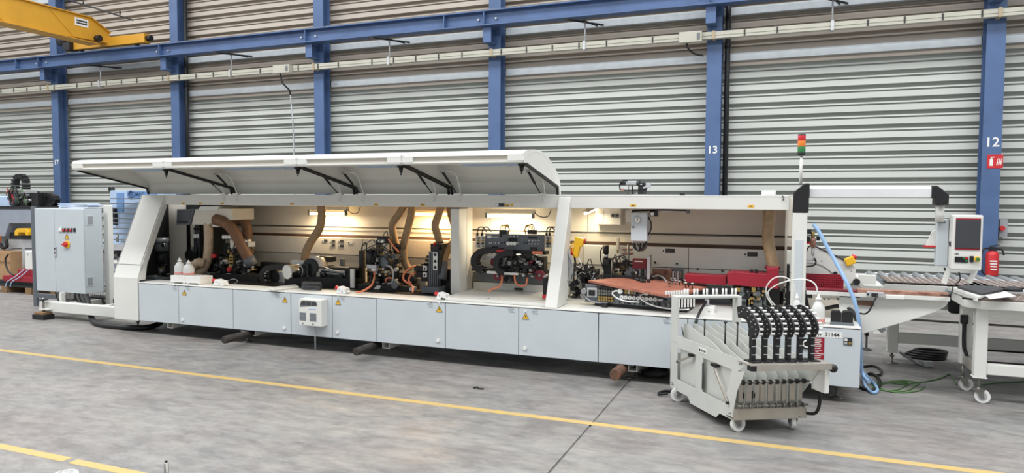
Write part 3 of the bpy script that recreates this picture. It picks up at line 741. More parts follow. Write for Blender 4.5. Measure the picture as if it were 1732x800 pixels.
# fourth lamp hangs along the depth of the bay
a = at(990, 361, 7.2); b_ = at(1008, 352, 7.6)
t = thing('fluorescent_work_lamp', 'short tilted work lamp beside the white switch box', 'lamp', (a.x, a.y, a.z-.05), 'work lamps inside the machine')
MB().bar(a+Vector((0, 0, .02)), b_+Vector((0, 0, .02)), .06, .02).build('housing', 'machine_cream', t)
MB().cyl(a, b_, .016, n=12).build('tube', 'tube_white', t)
l = bpy.data.lights.new('tube_light', 'AREA'); l.shape = 'RECTANGLE'; l.size = .05; l.size_y = .35; l.energy = 4; l.color = (1, .85, .58)
lo = bpy.data.objects.new('tube_light', l); COL.objects.link(lo); lo.parent = t; lo.location = (a+b_)/2-Vector((0, 0, .03))-Vector(t.location)

# ------------------------------------------------------------------ suction hoses
def hose(label, pts, rpx, m='hose', cuff=None, cuff_m='grey_plastic', step=.013):
    P = [at(*p) for p in pts]; r = rpx*mpp(pts[0][0], pts[0][1], pts[0][2])*.95
    zmin = min(P, key=lambda p: p.z)
    t = thing('suction_hose', label, 'hose', (zmin.x, zmin.y, zmin.z-r), 'brown suction hoses')
    MB().tube(P, r, 14, step=step, rib=.05).build('hose', m, t)
    if cuff:
        d = (P[-1]-P[-2]).normalized()
        MB().cyl(P[-1]-d*cuff, P[-1]+d*cuff*.6, r*1.1, n=16).build('cuff', cuff_m, t)
    return t
hose('pale suction hose looping on itself behind the white squeeze bottles', [(352, 378, 7.0), (353, 410, 7.0), (350, 440, 7.0), (342, 456, 6.98), (331, 460, 6.94), (327, 453, 6.90), (335, 444, 6.88), (346, 446, 6.92)], 6.0, 'hose_light')
hose('brown suction hose sloping down from the white duct box', [(364, 371, 6.95), (380, 376, 6.95), (397, 393, 7.0), (411, 420, 7.05), (424, 444, 7.1)], 7.6, 'hose_dark', .07)
hose('brown suction hose arching behind the white duct box', [(372, 369, 7.2), (396, 370, 7.25), (412, 374, 7.28), (418, 386, 7.3), (418, 403, 7.3), (418, 420, 7.3)], 6.8, 'hose_dark', .07)
hose('brown suction hose dropping to the chrome spindle motor', [(542, 345, 7.15), (544, 366, 7.15), (540, 387, 7.15), (527, 407, 7.15), (518, 425, 7.15), (515, 442, 7.15)], 6.0, 'hose')
hose('brown suction hose left of a pair, behind the valve stack', [(686, 345, 7.2), (676, 361, 7.2), (664, 380, 7.2), (666, 400, 7.22), (672, 425, 7.25)], 6.0, 'hose', .06, 'black')
hose('brown suction hose right of a pair, dropping behind the orange tubes', [(697, 345, 7.2), (695, 365, 7.2), (689, 390, 7.2), (683, 415, 7.2), (684, 440, 7.2), (692, 458, 7.2)], 6.0, 'hose')
hose('brown suction hose in front of the amber lamp, entering the profile post unit', [(747, 345, 7.2), (742, 362, 7.2), (736, 382, 7.2), (741, 400, 7.2), (745, 418, 7.2)], 6.2, 'hose', .06, 'black')
hose('short brown suction hose reaching the beam beside the centre post', [(758, 345, 7.35), (762, 362, 7.35), (768, 385, 7.4), (772, 400, 7.4)], 5.0, 'hose')
hose('bent brown suction hose with grey end beside the centre post', [(768, 408, 7.3), (758, 420, 7.2), (750, 437, 7.1), (748, 462, 7.05)], 7.0, 'hose', .13)
hose('wide suction hose joining the red guard on the right', [(1301, 348, 7.12), (1301, 375, 7.12), (1299, 400, 7.12), (1303, 428, 7.12), (1309, 455, 7.12)], 10.8, 'hose', step=.017)

# ------------------------------------------------------------------ first bay
t = thing('extraction_duct_box', 'white sheet metal duct box with a dark slanted window in the first bay', 'duct', base_of(350, 380, 7.0, at(350, 380, 7.0).z))
P = lambda x, y, Y=6.95: (at(x, y, Y).x, at(x, y, Y).z)
MB().prism([P(330, 354), P(363, 353), P(392, 353), P(392, 372), P(362, 374), P(352, 380), P(324, 380)], 'y', 6.95, 7.35).build('duct', 'machine_cream', t, .004)
MB().prism([P(301, 354), P(329, 354), P(322, 380), P(300, 380)], 'y', 6.93, 7.2).build('window_frame', 'mid_grey', t, .004)
MB().prism([P(304, 356), P(327, 356), P(320.5, 378), P(302, 378)], 'y', 6.922, 6.932).build('window', 'window_dark', t)
MB().prism([P(340, 349), P(372, 349), P(368, 356), P(336, 356)], 'y', 6.935, 7.3).build('top_flange', 'machine_white', t)
rect(t, 'handle', 303, 374, 316, 378, 6.915, .01, 'black')
rect(t, 'outlet_plate', 359, 380, 368, 384, 6.97, .1, 'machine_white')

t = thing('drive_spindle', 'grey vertical spindle motor behind the left end cover', 'motor', base_of(272, 470, 7.1))
vcyl(t, 'motor_cap', 272, 402, 409, 10, 7.1, 'alu'); vcyl(t, 'motor_body', 272, 409, 424, 9.5, 7.1, 'mid_grey'); vcyl(t, 'gear_head', 272, 424, 446, 7, 7.1, 'dark_metal')
vcyl(t, 'spindle', 272, 446, 471, 5, 7.1, 'steel'); rect(t, 'bracket', 258, 430, 263, 474, 7.12, .1, 'black'); disc(t, 'knob', 275, 415, 3, 7.0, .03, 'chrome')
rect(t, 'mount_plate', 260, 362, 266, 474, 7.2, .03, 'black'); rect(t, 'bed_block', 246, 468, 262, 476, 6.75, .1, 'mid_grey')
greeb(t, 262, 440, 284, 470, 7.05, .1, 9, 5); wires(t, 250, 380, 268, 460, 7.1, 4, 8)

t = thing('corner_rounding_unit', 'black unit with three upright pneumatic cylinders behind the looping hose', 'machine unit', base_of(338, 474, 7.2))
rect(t, 'back_plate', 316, 380, 322, 470, 7.32, .03, 'black'); rect(t, 'column', 322, 436, 368, 474, 7.28, .12, 'black')
for x in (331, 338, 346):
    vcyl(t, 'cylinder', x, 402, 440, 2.6, 7.2, 'dark_metal'); vcyl(t, 'cap', x, 396, 403, 3.2, 7.2, 'white_plastic'); vcyl(t, 'rod', x, 440, 455, 1.4, 7.2, 'chrome')
    vcyl(t, 'stem', x, 392, 397, 1.5, 7.2, 'black')
rect(t, 'shroud', 324, 418, 350, 440, 7.22, .06, 'mid_grey'); disc(t, 'pulley', 320, 432, 8, 7.2, .06, 'black'); disc(t, 'pulley', 322, 445, 7, 7.18, .06, 'dark_metal')
rect(t, 'upper_rail', 327, 385, 345, 389, 7.3, .05, 'black'); greeb(t, 320, 440, 372, 474, 7.12, .14, 22, 11)
for k in range(2): wire(t, 'cable', [(315, 436+6*k), (322, 439+6*k), (332, 434+5*k)], 7.12, .006, 'black')

t = thing('flush_trimming_unit', 'crowded trimming unit with small dials and valves beneath the sloping brown hose', 'machine unit', base_of(395, 478, 7.1))
rect(t, 'frame_plate', 378, 412, 414, 472, 7.22, .05, 'black'); rect(t, 'base', 362, 464, 436, 480, 7.05, .2, 'black')
for x in (377.5, 382.5, 387.5): disc(t, 'dial', x, 401, 2.5, 7.05, .04, 'white_plastic')
rect(t, 'dial_block', 374, 396, 392, 405, 7.09, .08, 'black'); rect(t, 'valve', 389, 405, 396, 419, 7.06, .06, 'machine_cream')
for k in range(4): disc(t, 'coil', 390.5, 433+5*k, 3.2, 7.04, .05, 'brass')
for (x, y) in ((386, 456), (360, 433)): disc(t, 'knob', x, y, 3, 7.0, .05, 'bright_red')
greeb(t, 358, 420, 384, 472, 7.05, .16, 24, 21); greeb(t, 384, 404, 420, 472, 7.05, .16, 40, 22); greeb(t, 400, 440, 430, 474, 7.1, .12, 14, 23)
wires(t, 360, 400, 420, 465, 7.05, 9, 24); greeb(t, 340, 464, 362, 476, 7.0, .1, 8, 25)
for (x, y) in ((425, 415), (426, 420), (425, 426)): disc(t, 'button', x, y, 1.8, 7.15, .03, 'bright_red' if y < 418 else 'brass')
wire(t, 'loose_cable', [(380, 477, 6.8), (395, 472, 6.8), (402, 476, 6.8), (392, 481, 6.78), (378, 479, 6.8)], 6.8, .006, 'cable_grey')

def chain(label, pts, Y, r, wdt, lab='energy chain'):
    """drag chain: a run of flat links"""
    P = spline([at(p[0], p[1], Y) for p in pts], .028)
    zmin = min(p.z for p in P)
    t = thing('energy_chain', label, 'cable chain', (P[0].x, Y, zmin-r), 'black energy chains')
    c = MB()
    for i in range(len(P)-1):
        q0, q1 = P[i], P[i+1]; d = (q1-q0).normalized(); u = Vector((-d.z, 0, d.x))
        if i % 2 == 0:
            for e in (-1, 1): c.bar(q0+d*.012+u*(e*r)+Vector((0, 0, 0)), q0+d*.012+u*(e*r)+Vector((0, wdt, 0)), .014, .006, u)
    c.build('crossbars', 'dark_metal', t)
    N_ = []
    for i in range(len(P)):
        d = (P[min(i+1, len(P)-1)]-P[max(i-1, 0)]).normalized(); N_.append(Vector((-d.z, 0, d.x)))
    for s in (0, wdt):
        b = MB(); n = len(P); vs = []
        for e, dy in ((-1, 0), (1, 0), (1, .008), (-1, .008)): vs += [P[i]+N_[i]*(r*e)+Vector((0, s+dy, 0)) for i in range(n)]
        b._add(vs, [(k*n+i, k*n+i+1, ((k+1) % 4)*n+i+1, ((k+1) % 4)*n+i) for k in range(4) for i in range(n-1)]+[(0, n, 2*n, 3*n), (n-1, 2*n-1, 3*n-1, 4*n-1)])
        b.build('side_links', 'black', t)
    return t
chain('black energy chain curving left of the chrome spindle motor', [(500, 453), (470, 452), (450, 454), (441, 465), (446, 479), (460, 485), (476, 486)], 6.95, .03, .14)

# ------------------------------------------------------------------ second bay
t = thing('tilting_spindle_unit', 'chrome spindle motor lying on a black slide with bundled cables', 'machine unit', base_of(540, 490, 7.0))
a = at(486, 460, 6.80); b_ = at(516, 456, 7.05); MB().cyl(a, b_, .088, .088, 24).build('motor_body', 'chrome', t, .004)
d = (b_-a).normalized(); MB().cyl(a-d*.012, a, .086, .088, 24).build('motor_cap', 'white_plastic', t, .004)
MB().cyl(b_, b_+d*.10, .082, .095, 20).build('motor_flange', 'dark_metal', t)
rect(t, 'terminal_box', 492, 441, 516, 449, 6.98, .1, 'alu'); rect(t, 'clamp', 512, 447, 521, 466, 6.93, .12, 'dark_metal')
disc(t, 'housing_ring', 531, 450, 14, 7.0, .12, 'machine_cream', 24); disc(t, 'housing_ring', 524, 452, 13, 6.97, .1, 'dark_metal', 24)
rect(t, 'slide_base', 480, 469, 602, 490, 6.98, .35, 'black'); rect(t, 'slide_body', 542, 452, 598, 489, 7.02, .25, 'black')
rect(t, 'guide', 546, 474, 560, 490, 6.99, .05, 'dark_metal'); hcyl(t, 'rail', 500, 596, 462, 2, 7.04, 'dark_metal')
rect(t, 'end_plate', 575, 438, 580, 456, 7.2, .05, 'mid_grey'); rect(t, 'terminal_cover', 543, 434, 560, 443, 7.12, .1, 'black'); rect(t, 'lever', 540, 433, 548, 435, 7.05, .02, 'black')
for k in range(7): wire(t, 'cable', [(534+k, 450+2*k), (550+2*k, 452+2*k), (566+2*k, 458+k), (584, 459+k)], 6.99+.004*k, .005, ('alu', 'black', 'cable_grey')[k % 3])
for k in range(4): wire(t, 'strap', [(506+5*k, 447), (512+4*k, 456), (510+5*k, 468)], 6.90+.02*k, .006, ('cable_grey', 'black', 'blue_hose', 'black')[k])
greeb(t, 505, 460, 545, 488, 6.96, .14, 20, 31, ['black', 'dark_metal', 'steel', 'black']); greeb(t, 545, 455, 598, 488, 6.99, .1, 22, 32, ['black', 'black', 'dark_metal', 'mid_grey'])
rect(t, 'white_plate', 592, 456, 598.5, 487, 6.93, .03, 'white_plastic'); rect(t, 'arm', 590, 452, 606, 457, 6.97, .08, 'black')
disc(t, 'belt_end', 460, 468, 11, 7.1, .2, 'black', 20); rect(t, 'belt_cover', 446, 459, 480, 480, 7.12, .15, 'alu')
rect(t, 'lower_rail', 440, 444, 480, 456, 7.3, .1, 'dark_metal')

t = thing('flat_cover_plate', 'flat white cover plate lying on the worktop in front of the chrome motor', 'plate', base_of(476, 487, 6.6, .657))
p = [atz(x, y, .672) for x, y in ((451, 487), (500, 481), (506, 485), (462, 490.5))]
MB().prism([(q.x, q.y) for q in p], 'z', .657, .675).build('plate', 'machine_white', t, .003)
# coiled black cable on the worktop
t = thing('cable_bundle', 'coiled bundle of dark cable lying on the worktop in front of the chrome motor', 'cable', base_of(524, 490, 6.55, .657))
R_ = random.Random(3); c0 = atz(524, 490, .66)
for k in range(7):
    pts = []
    for i in range(10):
        a_ = 2*PI*i/10; pts.append((c0.x+(.125+R_.uniform(-.02, .02))*math.cos(a_), c0.y+.03+(.05+R_.uniform(-.015, .015))*math.sin(a_), .672+.010*k+R_.uniform(-.004, .006)))
    MB().tube(pts, .012, 8, closed=True, step=.02).build('cable_turn', 'label_dark', t)

def pendant(label, x, y, w=16, flip=False):
    p = at(x, y, 6.52); k = mpp(x, y, 6.52); ww = w*k; z0 = .657
    t = thing('switch_box', label, 'control box', (p.x, 6.52, z0), 'small white switch boxes on the worktop')
    MB().prism([(p.x-ww*.5, z0), (p.x+ww*.5, z0), (p.x+ww*.45, z0+.055), (p.x-ww*.25, z0+.078)], 'y', 6.47, 6.57).build('box', 'white_plastic', t, .005)
    b = MB(); b.cyl((p.x-ww*.38, 6.52, z0+.045), (p.x-ww*.72, 6.52, z0+.062), .02, .022, 14); b.build('red_button', 'bright_red', t)
    for dx, dz in ((-.12, .045), (.15, .03), (.2, .02)):
        MB().cyl((p.x+dx*ww, 6.466, z0+dz), (p.x+dx*ww, 6.471, z0+dz), .004, n=8).build('screw', 'black', t)
    MB().cyl((p.x+ww*.45, 6.52, z0+.02), (p.x+ww*.75, 6.52, z0+.02), .014, n=10).build('gland', 'white_plastic', t)
pendant('small white switch box with red button near the squeeze bottles', 373, 477, 17)
pendant('small white switch box with red button right of the coiled cable bundle', 580, 490, 16)
pendant('small white switch box with red button at the foot of the centre post', 749, 496, 18)

t = thing('valve_stack_unit', 'upright stack of valves and fittings left of the paired brown hoses', 'machine unit', base_of(645, 490, 7.0))
rect(t, 'mast', 607, 424, 613, 490, 7.1, .06, 'black'); rect(t, 'mast', 612, 420, 618, 482, 7.16, .04, 'machine_cream'); rect(t, 'base', 604, 482, 690, 494, 6.95, .25, 'black')
rect(t, 'back_plate', 636, 406, 658, 484, 7.12, .05, 'dark_metal'); disc(t, 'motor_face', 649, 443, 7, 7.02, .1, 'mid_grey'); rect(t, 'motor_block', 642, 430, 656, 452, 7.04, .1, 'mid_grey')
for x in (641.5, 646): disc(t, 'dial', x, 408, 2.5, 7.0, .04, 'white_plastic')
rect(t, 'dial_block', 638, 400, 658, 411, 7.04, .08, 'black'); rect(t, 'valve', 648, 412, 654.5, 428, 7.0, .06, 'machine_cream')
for r0 in range(4):
    for c_ in range(2): rect(t, 'valve_block', 637+5.5*c_, 413+5*r0, 641.5+5.5*c_, 417+5*r0, 7.02, .06, ('brass', 'steel')[(r0+c_) % 2])
vcyl(t, 'filter_bowl', 626, 422, 447, 7, 7.05, 'dark_metal'); vcyl(t, 'filter_cap', 626, 446, 454, 5, 7.05, 'steel')
for r0 in range(3):
    for c_ in range(3): rect(t, 'fitting', 640+5*c_, 453+5*r0, 644+5*c_, 457+5*r0, 7.0, .07, ('brass', 'machine_cream', 'dark_metal')[(r0*2+c_) % 3])
rect(t, 'clamp', 620, 448, 636, 454, 6.95, .06, 'alu'); rect(t, 'clamp', 628, 454, 635, 459, 6.94, .06, 'white_plastic')
vcyl(t, 'gear_motor', 669, 446, 472, 5.5, 7.0, 'dark_metal'); disc(t, 'gauge', 669, 456, 3, 6.95, .04, 'alu'); disc(t, 'wheel', 667, 482, 6, 6.9, .05, 'mid_grey'); vcyl(t, 'bush', 669, 472, 478, 4, 6.95, 'alu')
greeb(t, 618, 420, 640, 480, 7.0, .14, 28, 41); greeb(t, 655, 412, 678, 490, 7.02, .14, 30, 42); greeb(t, 636, 456, 664, 488, 7.0, .14, 24, 43)
wires(t, 615, 405, 680, 470, 7.0, 12, 44); wire(t, 'loop_cable', [(613, 440), (612, 420), (616, 411), (620, 413), (619, 425)], 7.0, .008, 'black'); wire(t, 'antenna_wire', [(648, 400), (651, 393), (655, 392), (656, 399)], 7.0, .005, 'black')
wire(t, 'orange_tube', [(657, 404), (662, 412), (668, 419), (675, 427)], 6.98, .010, 'orange_tube', 8)
wire(t, 'orange_tube', [(633, 459, 6.9), (633, 470, 6.85), (628, 483, 6.7), (612, 493, 6.55), (602, 494, 6.5)], 6.9, .011, 'orange_tube', 8)
wire(t, 'silver_hose', [(654, 449, 6.95), (662, 453, 6.92), (665, 465, 6.9), (663, 478, 6.9), (655, 480, 6.9)], 6.9, .012, 'cable_grey', 8)
wire(t, 'orange_tube', [(654, 478, 6.9), (652, 474, 6.88), (656, 470, 6.88), (664, 471, 6.9)], 6.9, .009, 'orange_tube', 8)
for (x, y) in ((637, 489), (694, 492)):
    p = atz(x, y, .66); MB().prism([(p.x-.05, .657), (p.x+.04, .657), (p.x+.06, .70), (p.x+.01, .71)], 'y', p.y, p.y+.06).build('white_foot', 'white_plastic', t, .003)

t = thing('profile_trimming_unit', 'dark grey extruded post unit with white plates and black motors beside the centre post', 'machine unit', base_of(730, 492, 7.0))
rect(t, 'profile_post', 725, 425, 740, 486, 6.98, .12, 'grey_plastic')
for x in (727, 730.5, 734, 737.5): rect(t, 'profile_groove', x, 429, x+1, 485, 6.975, .01, 'black', 0)
rect(t, 'label_plate', 732, 427, 739.5, 457, 6.972, .006, 'white_plastic')
for y in (431, 442, 452): disc(t, 'label_hole', 735.7, y, 2.4, 6.965, .01, 'black', 10)
rect(t, 'side_rail', 740, 423, 745, 488, 6.99, .12, 'black'); rect(t, 'head', 728, 412, 748, 425, 7.05, .14, 'black'); rect(t, 'head_block', 731, 417, 741, 424, 7.0, .05, 'dark_metal')
vcyl(t, 'plug', 735, 410, 417, 1.6, 7.05, 'bright_red')
for y in (456, 467): rect(t, 'motor', 700, y-7, 718, y+3, 7.0, .14, 'black'); rect(t, 'motor_plate', 715, y-6, 721, y+2, 6.975, .03, 'white_plastic'); rect(t, 'motor_mark', 716.5, y-3.5, 719, y+.5, 6.97, .01, 'black', 0)
rect(t, 'saddle', 712, 446, 726, 476, 7.03, .12, 'black'); disc(t, 'pulley', 690, 474, 10, 7.1, .1, 'black', 20); rect(t, 'foot', 712, 486, 742, 496, 6.86, .24, 'grey_plastic'); rect(t, 'drive_block', 746, 455, 762, 494, 7.1, .14, 'black')
for k, y in enumerate((432, 438, 444)): rect(t, 'step', 721-2*k, y, 726, y+5, 7.03, .1, 'black')
rect(t, 'shelf', 684, 470, 720, 489, 7.25, .05, 'machine_cream'); greeb(t, 742, 470, 762, 494, 7.04, .1, 10, 51, ['black', 'dark_metal'])
wire(t, 'orange_tube', [(703, 450, 6.97), (692, 454, 6.9), (683, 464, 6.87), (683, 474, 6.85), (692, 480, 6.82), (698, 485, 6.7), (698, 493, 6.6)], 6.9, .011, 'orange_tube', 8)
wire(t, 'orange_tube', [(703, 462, 6.97), (695, 465, 6.9), (691, 474, 6.86), (695, 480, 6.82)], 6.9, .011, 'orange_tube', 8)

# ------------------------------------------------------------------ third bay
t = thing('multi_stage_trimming_unit', 'grey plate of knobs over black trimming heads and red wheels in the third bay', 'machine unit', base_of(865, 470, 7.1))
Y0 = 7.12
rect(t, 'unit_plate', 820, 396.5, 919, 423, Y0, .03, 'grey_plastic')
rect(t, 'name_plate', 824, 398.5, 831, 403, Y0-.004, .006, 'white_plastic')
rect(t, 'caption', 832, 400, 843, 401.5, Y0-.004, .006, 'white_plastic', 0); rect(t, 'caption', 893, 400, 908, 403.5, Y0-.004, .006, 'black', 0); rect(t, 'port', 845, 396, 848, 401, Y0-.01, .012, 'black')
for x in (859, 864.5, 870): disc(t, 'dial', x, 412, 3.0, Y0-.03, .03, 'white_plastic')
for x in (861, 866, 871): rect(t, 'valve', x-2, 403, x+2, 408, Y0-.03, .03, 'black')
for x in (864, 869, 875): disc(t, 'button', x, 400, 1.2, Y0-.012, .012, 'alu', 10)
for x in (895, 900.5, 906, 911.5): disc(t, 'button', x, 407, 1.5, Y0-.012, .012, 'alu', 10)
for x in (894, 899, 905, 910): disc(t, 'button', x, 412.5, 1.1, Y0-.012, .012, 'alu', 8)
for x in (828, 831.5, 838, 843.5, 848, 853, 876, 886, 891): disc(t, 'button', x, 411, 1.2, Y0-.012, .012, 'black' if x in (848, 853, 886, 891) else 'alu', 8)
rect(t, 'display', 832, 416.5, 842, 422, Y0-.006, .01, 'black'); rect(t, 'display', 896, 418, 908, 423, Y0-.006, .01, 'black')
for x0, x1 in ((844, 857), (892, 906)):
    rect(t, 'connector', x0, 389, x1, 396, Y0-.01, .06, 'black')
    for k in range(5):
        xx = x0+2+k*(x1-x0-4)/4; s_ = 1 if x0 < 870 else -1
        wire(t, 'pneumatic_tube', [(xx, 389), (xx+1*s_, 384), (xx+4*s_, 381-k*.5), (x1+4 if s_ > 0 else x0-4, 386), (x1+3 if s_ > 0 else x0-3, 396)], Y0, .005, 'yellow' if k < 4 else 'black')
for x0 in (804, 812, 921, 926):
    rect(t, 'valve_island', x0, 399, x0+7, 420, Y0-.02, .06, 'machine_cream')
    for k in range(4): disc(t, 'valve_knob', x0+3.5, 403+4.5*k, 1.6, Y0-.05, .03, ('steel', 'brass', 'dark_metal', 'steel')[k], 10)
    vcyl(t, 'plug', x0+3.5, 394, 399, 2, Y0, 'black'); wire(t, 'cable', [(x0+3.5, 394), (x0+5, 386), (x0+12, 384), (x0+19, 392)], Y0+.02, .006, 'black')
rect(t, 'upper_slide', 806, 423, 922, 429, 7.1, .12, 'black'); rect(t, 'orange_lever', 840, 422.5, 856, 427, 7.04, .04, 'bright_red'); rect(t, 'orange_lever', 900, 425, 916, 430, 7.04, .04, 'orange_tube')
rect(t, 'guide_body', 806, 430, 918, 446, 7.28, .1, 'alu'); rect(t, 'guide_rod', 820, 432, 850, 434, 7.2, .03, 'chrome')
hcyl(t, 'roller', 832, 846, 443, 6, 7.2, 'dark_red'); rect(t, 'cover_plate', 806, 441, 834, 457, 7.26, .03, 'machine_cream'); disc(t, 'bolt', 808, 444, 1.8, 7.25, .02, 'black')
rect(t, 'lower_slide', 796, 456, 922, 461, 7.14, .2, 'black'); rect(t, 'white_strip', 823, 459, 846, 463, 7.06, .05, 'white_plastic'); rect(t, 'white_strip', 846, 461, 875, 465, 7.05, .05, 'white_plastic')
rect(t, 'head_body', 846, 432, 874, 460, 7.14, .12, 'black'); rect(t, 'head_body', 878, 434, 920, 458, 7.14, .12, 'black')
greeb(t, 846, 430, 878, 460, 7.06, .14, 40, 61, ['black', 'black', 'dark_metal', 'steel', 'mid_grey', 'black']); greeb(t, 878, 430, 918, 468, 7.06, .14, 50, 62, ['black', 'black', 'dark_metal', 'steel', 'alu', 'black', 'dark_red'])
greeb(t, 850, 460, 870, 476, 7.1, .1, 10, 63, ['black', 'dark_metal'])
for x, y, r_ in ((841, 467, 7.5), (912, 466, 9)): disc(t, 'red_wheel', x, y, r_, 7.08, .04, 'dark_red', 24); disc(t, 'wheel_hub', x, y, 2.2, 7.06, .06, 'steel', 10)
rect(t, 'rear_cover', 798, 462, 918, 478, 7.33, .03, 'mid_grey')
wire(t, 'orange_tube', [(848, 463, 7.05), (849, 473, 6.98), (845, 484, 6.9), (832, 489, 6.82), (827, 493, 6.75)], 7, .010, 'orange_tube', 8)
wire(t, 'orange_tube', [(870, 465, 7.05), (872, 478, 7.02), (880, 484, 7.0), (889, 482, 7.0), (892, 470, 7.05)], 7, .010, 'orange_tube', 8)
wires(t, 850, 432, 915, 462, 7.05, 12, 64); rect(t, 'black_post', 918, 470, 924, 500, 6.72, .08, 'black'); rect(t, 'red_latch', 917, 499, 923, 505, 6.68, .05, 'bright_red'); disc(t, 'fitting', 922, 468, 3, 6.8, .08, 'chrome')
chain('large black energy chain arching at the left of the third bay', [(850, 425), (825, 424), (808, 428), (800, 440), (804, 453), (815, 458)], 7.08, .032, .12)
chain('black energy chain arching over the red wheel of the third bay', [(868, 428), (852, 429), (841, 436), (838, 448), (843, 459), (852, 461)], 7.0, .030, .08)
# ------------------------------------------------------------------ right bay
# cable coil and yellow hand scanner on the cheek
t = thing('yellow_hand_gun', 'yellow hand gun with red trigger hooked beside the divider cheek', 'hand tool', base_of(975, 440, 6.85, at(975, 436, 6.85).z))
Yg = 6.80
g = lambda x, y: (at(x, y, Yg).x, at(x, y, Yg).z)
MB().prism([g(972, 400), g(988, 405), g(983, 418), g(980, 418), g(976, 436), g(969, 435), (g(970, 420))], 'y', Yg, Yg+.06).build('body', 'yellow', t, .006)
rect(t, 'nozzle', 984, 404, 989, 411, Yg+.01, .04, 'bright_red'); rect(t, 'trigger', 965, 419, 969, 432, Yg+.01, .03, 'bright_red'); rect(t, 'red_hook', 950, 413, 955, 420, Yg-.02, .05, 'bright_red')
wire(t, 'cord', [(972, 435), (973, 448), (970, 462), (971, 480)], Yg+.03, .010, 'black'); wire(t, 'cord', [(978, 434), (983, 446), (981, 452), (975, 450)], Yg+.03, .005, 'white_plastic')
wire(t, 'hook_wire', [(964, 420), (970, 410), (968, 424), (972, 433)], Yg-.01, .005, 'yellow')
t = thing('grey_cable_coil', 'loose coil of grey cable hanging on the side of the divider cheek', 'cable', base_of(958, 482, 6.72, at(958, 484, 6.72).z), None)
R_ = random.Random(12)
for k in range(11):
    x0 = 951+R_.uniform(-2, 3); x1 = 966+R_.uniform(-4, 5); yb = 470+R_.uniform(-14, 14); Yk = 6.74+.006*k
    MB().tube([at(956+R_.uniform(-1, 2), 420, Yk), at(x0, 440, Yk), at(x0+1, yb-12, Yk), at((x0+x1)/2, yb, Yk), at(x1, yb-14, Yk), at(x1-1, 442, Yk), at(959+R_.uniform(-1, 3), 421, Yk)], .005, 6, step=.03).build('cable_turn', 'cable_grey', t)
MB().tube([at(953, 470, 6.75), at(955, 495, 6.72), at(958, 506, 6.70), at(966, 507, 6.8)], .005, 6).build('cable_tail', 'cable_grey', t)

t = thing('switch_cabinet', 'cream wall box with two dials beside the tilted work lamp', 'box', base_of(1028, 380, 7.6, at(1028, 380, 7.6).z))
rect(t, 'box', 1007, 352, 1050, 380, 7.55, .14, 'machine_white', .005); rect(t, 'cover', 1008, 354, 1021, 378, 7.545, .01, 'machine_cream')
for x in (1036, 1043): disc(t, 'dial', x, 364.5, 3.6, 7.53, .02, 'steel'); disc(t, 'dial_hub', x, 364.5, 1.6, 7.51, .02, 'dark_metal', 10)
t = thing('pneumatic_control_box', 'grey control box with round pressure gauge hanging under the beam', 'control box', base_of(1081, 408, 7.0, at(1081, 425, 7.0).z))
rect(t, 'box', 1067, 360, 1094, 408, 6.98, .2, 'door_grey', .006); disc(t, 'gauge', 1078, 372, 5.2, 6.965, .015, 'white_plastic', 20); disc(t, 'gauge_rim', 1078, 372, 5.6, 6.97, .012, 'dark_metal', 20); rect(t, 'gauge_needle', 1077.5, 368.5, 1078.5, 373, 6.962, .004, 'black', 0)
disc(t, 'lock', 1071, 384, 1.6, 6.97, .01, 'black', 10); rect(t, 'side_mount', 1058, 356, 1068, 376, 7.05, .1, 'machine_cream')
for x in (1071, 1076, 1081, 1086, 1091): vcyl(t, 'gland', x, 407, 412, 1.8, 7.06, 'alu', n=8)
for k in range(7): wire(t, 'cable', [(1071+3*k, 411), (1072+3*k, 418+k % 3*2), (1080+k, 424), (1090, 416+k), (1094, 404+2*k)], 7.04+.012*k, .008, ('black', 'dark_metal', 'cable_grey')[k % 3])
rect(t, 'top_rail', 1070, 354, 1165, 358, 7.1, .03, 'alu'); rect(t, 'rail_end', 1160, 355, 1166, 361, 7.08, .06, 'mid_grey')
disc(t, 'regulator', 1103, 362, 3.2, 7.02, .04, 'white_plastic'); rect(t, 'regulator_body', 1099, 357, 1112, 366, 7.04, .05, 'dark_metal'); wire(t, 'cable', [(1096, 366), (1101, 376), (1101, 388), (1096, 398)], 7.05, .007, 'black')
wire(t, 'cable', [(1068, 357), (1090, 356), (1120, 355), (1160, 356)], 7.08, .008, 'black')
t = thing('hanging_bar_sensor', 'small cream bar sensor hanging from the guide rod', 'sensor', base_of(1045, 428, 7.5, at(1045, 428, 7.5).z))
rect(t, 'body', 1042, 402, 1047, 423, 7.5, .03, 'machine_cream'); rect(t, 'tip', 1043, 423, 1046, 428, 7.505, .02, 'brass')

# edge magazine table
t = thing('edge_magazine', 'edge band magazine with a copper coloured table plate over rows of valves', 'machine unit', base_of(1070, 515, 6.9))
zt = .845
pv = [atz(x, y, z) for x, y, z in ((995, 474, .90), (1040, 470, .898), (1110, 470, .878), (1195, 478, .858), (1196, 484, .852), (1160, 496, .842), (1126, 499, .842))]
tp = MB(); n_ = len(pv); tp._add(pv+[v-Vector((0, 0, .022)) for v in pv], [(0, i, i+1) for i in range(1, n_-1)]+[(n_, n_+i+1, n_+i) for i in range(1, n_-1)]+[(i, (i+1) % n_, n_+(i+1) % n_, n_+i) for i in range(n_)])
tp.build('table_plate', 'copper_plate', t)
fa = Vector((-1.85, 6.72, 0)); fb = Vector((-.96, 6.64, 0)); fd = (fb-fa).normalized(); fn = Vector((fd.y, -fd.x, 0)); ang = math.atan2(fd.y, fd.x)
Lf = (fb-fa).length
def ztop(u): return .868-.055*u/Lf
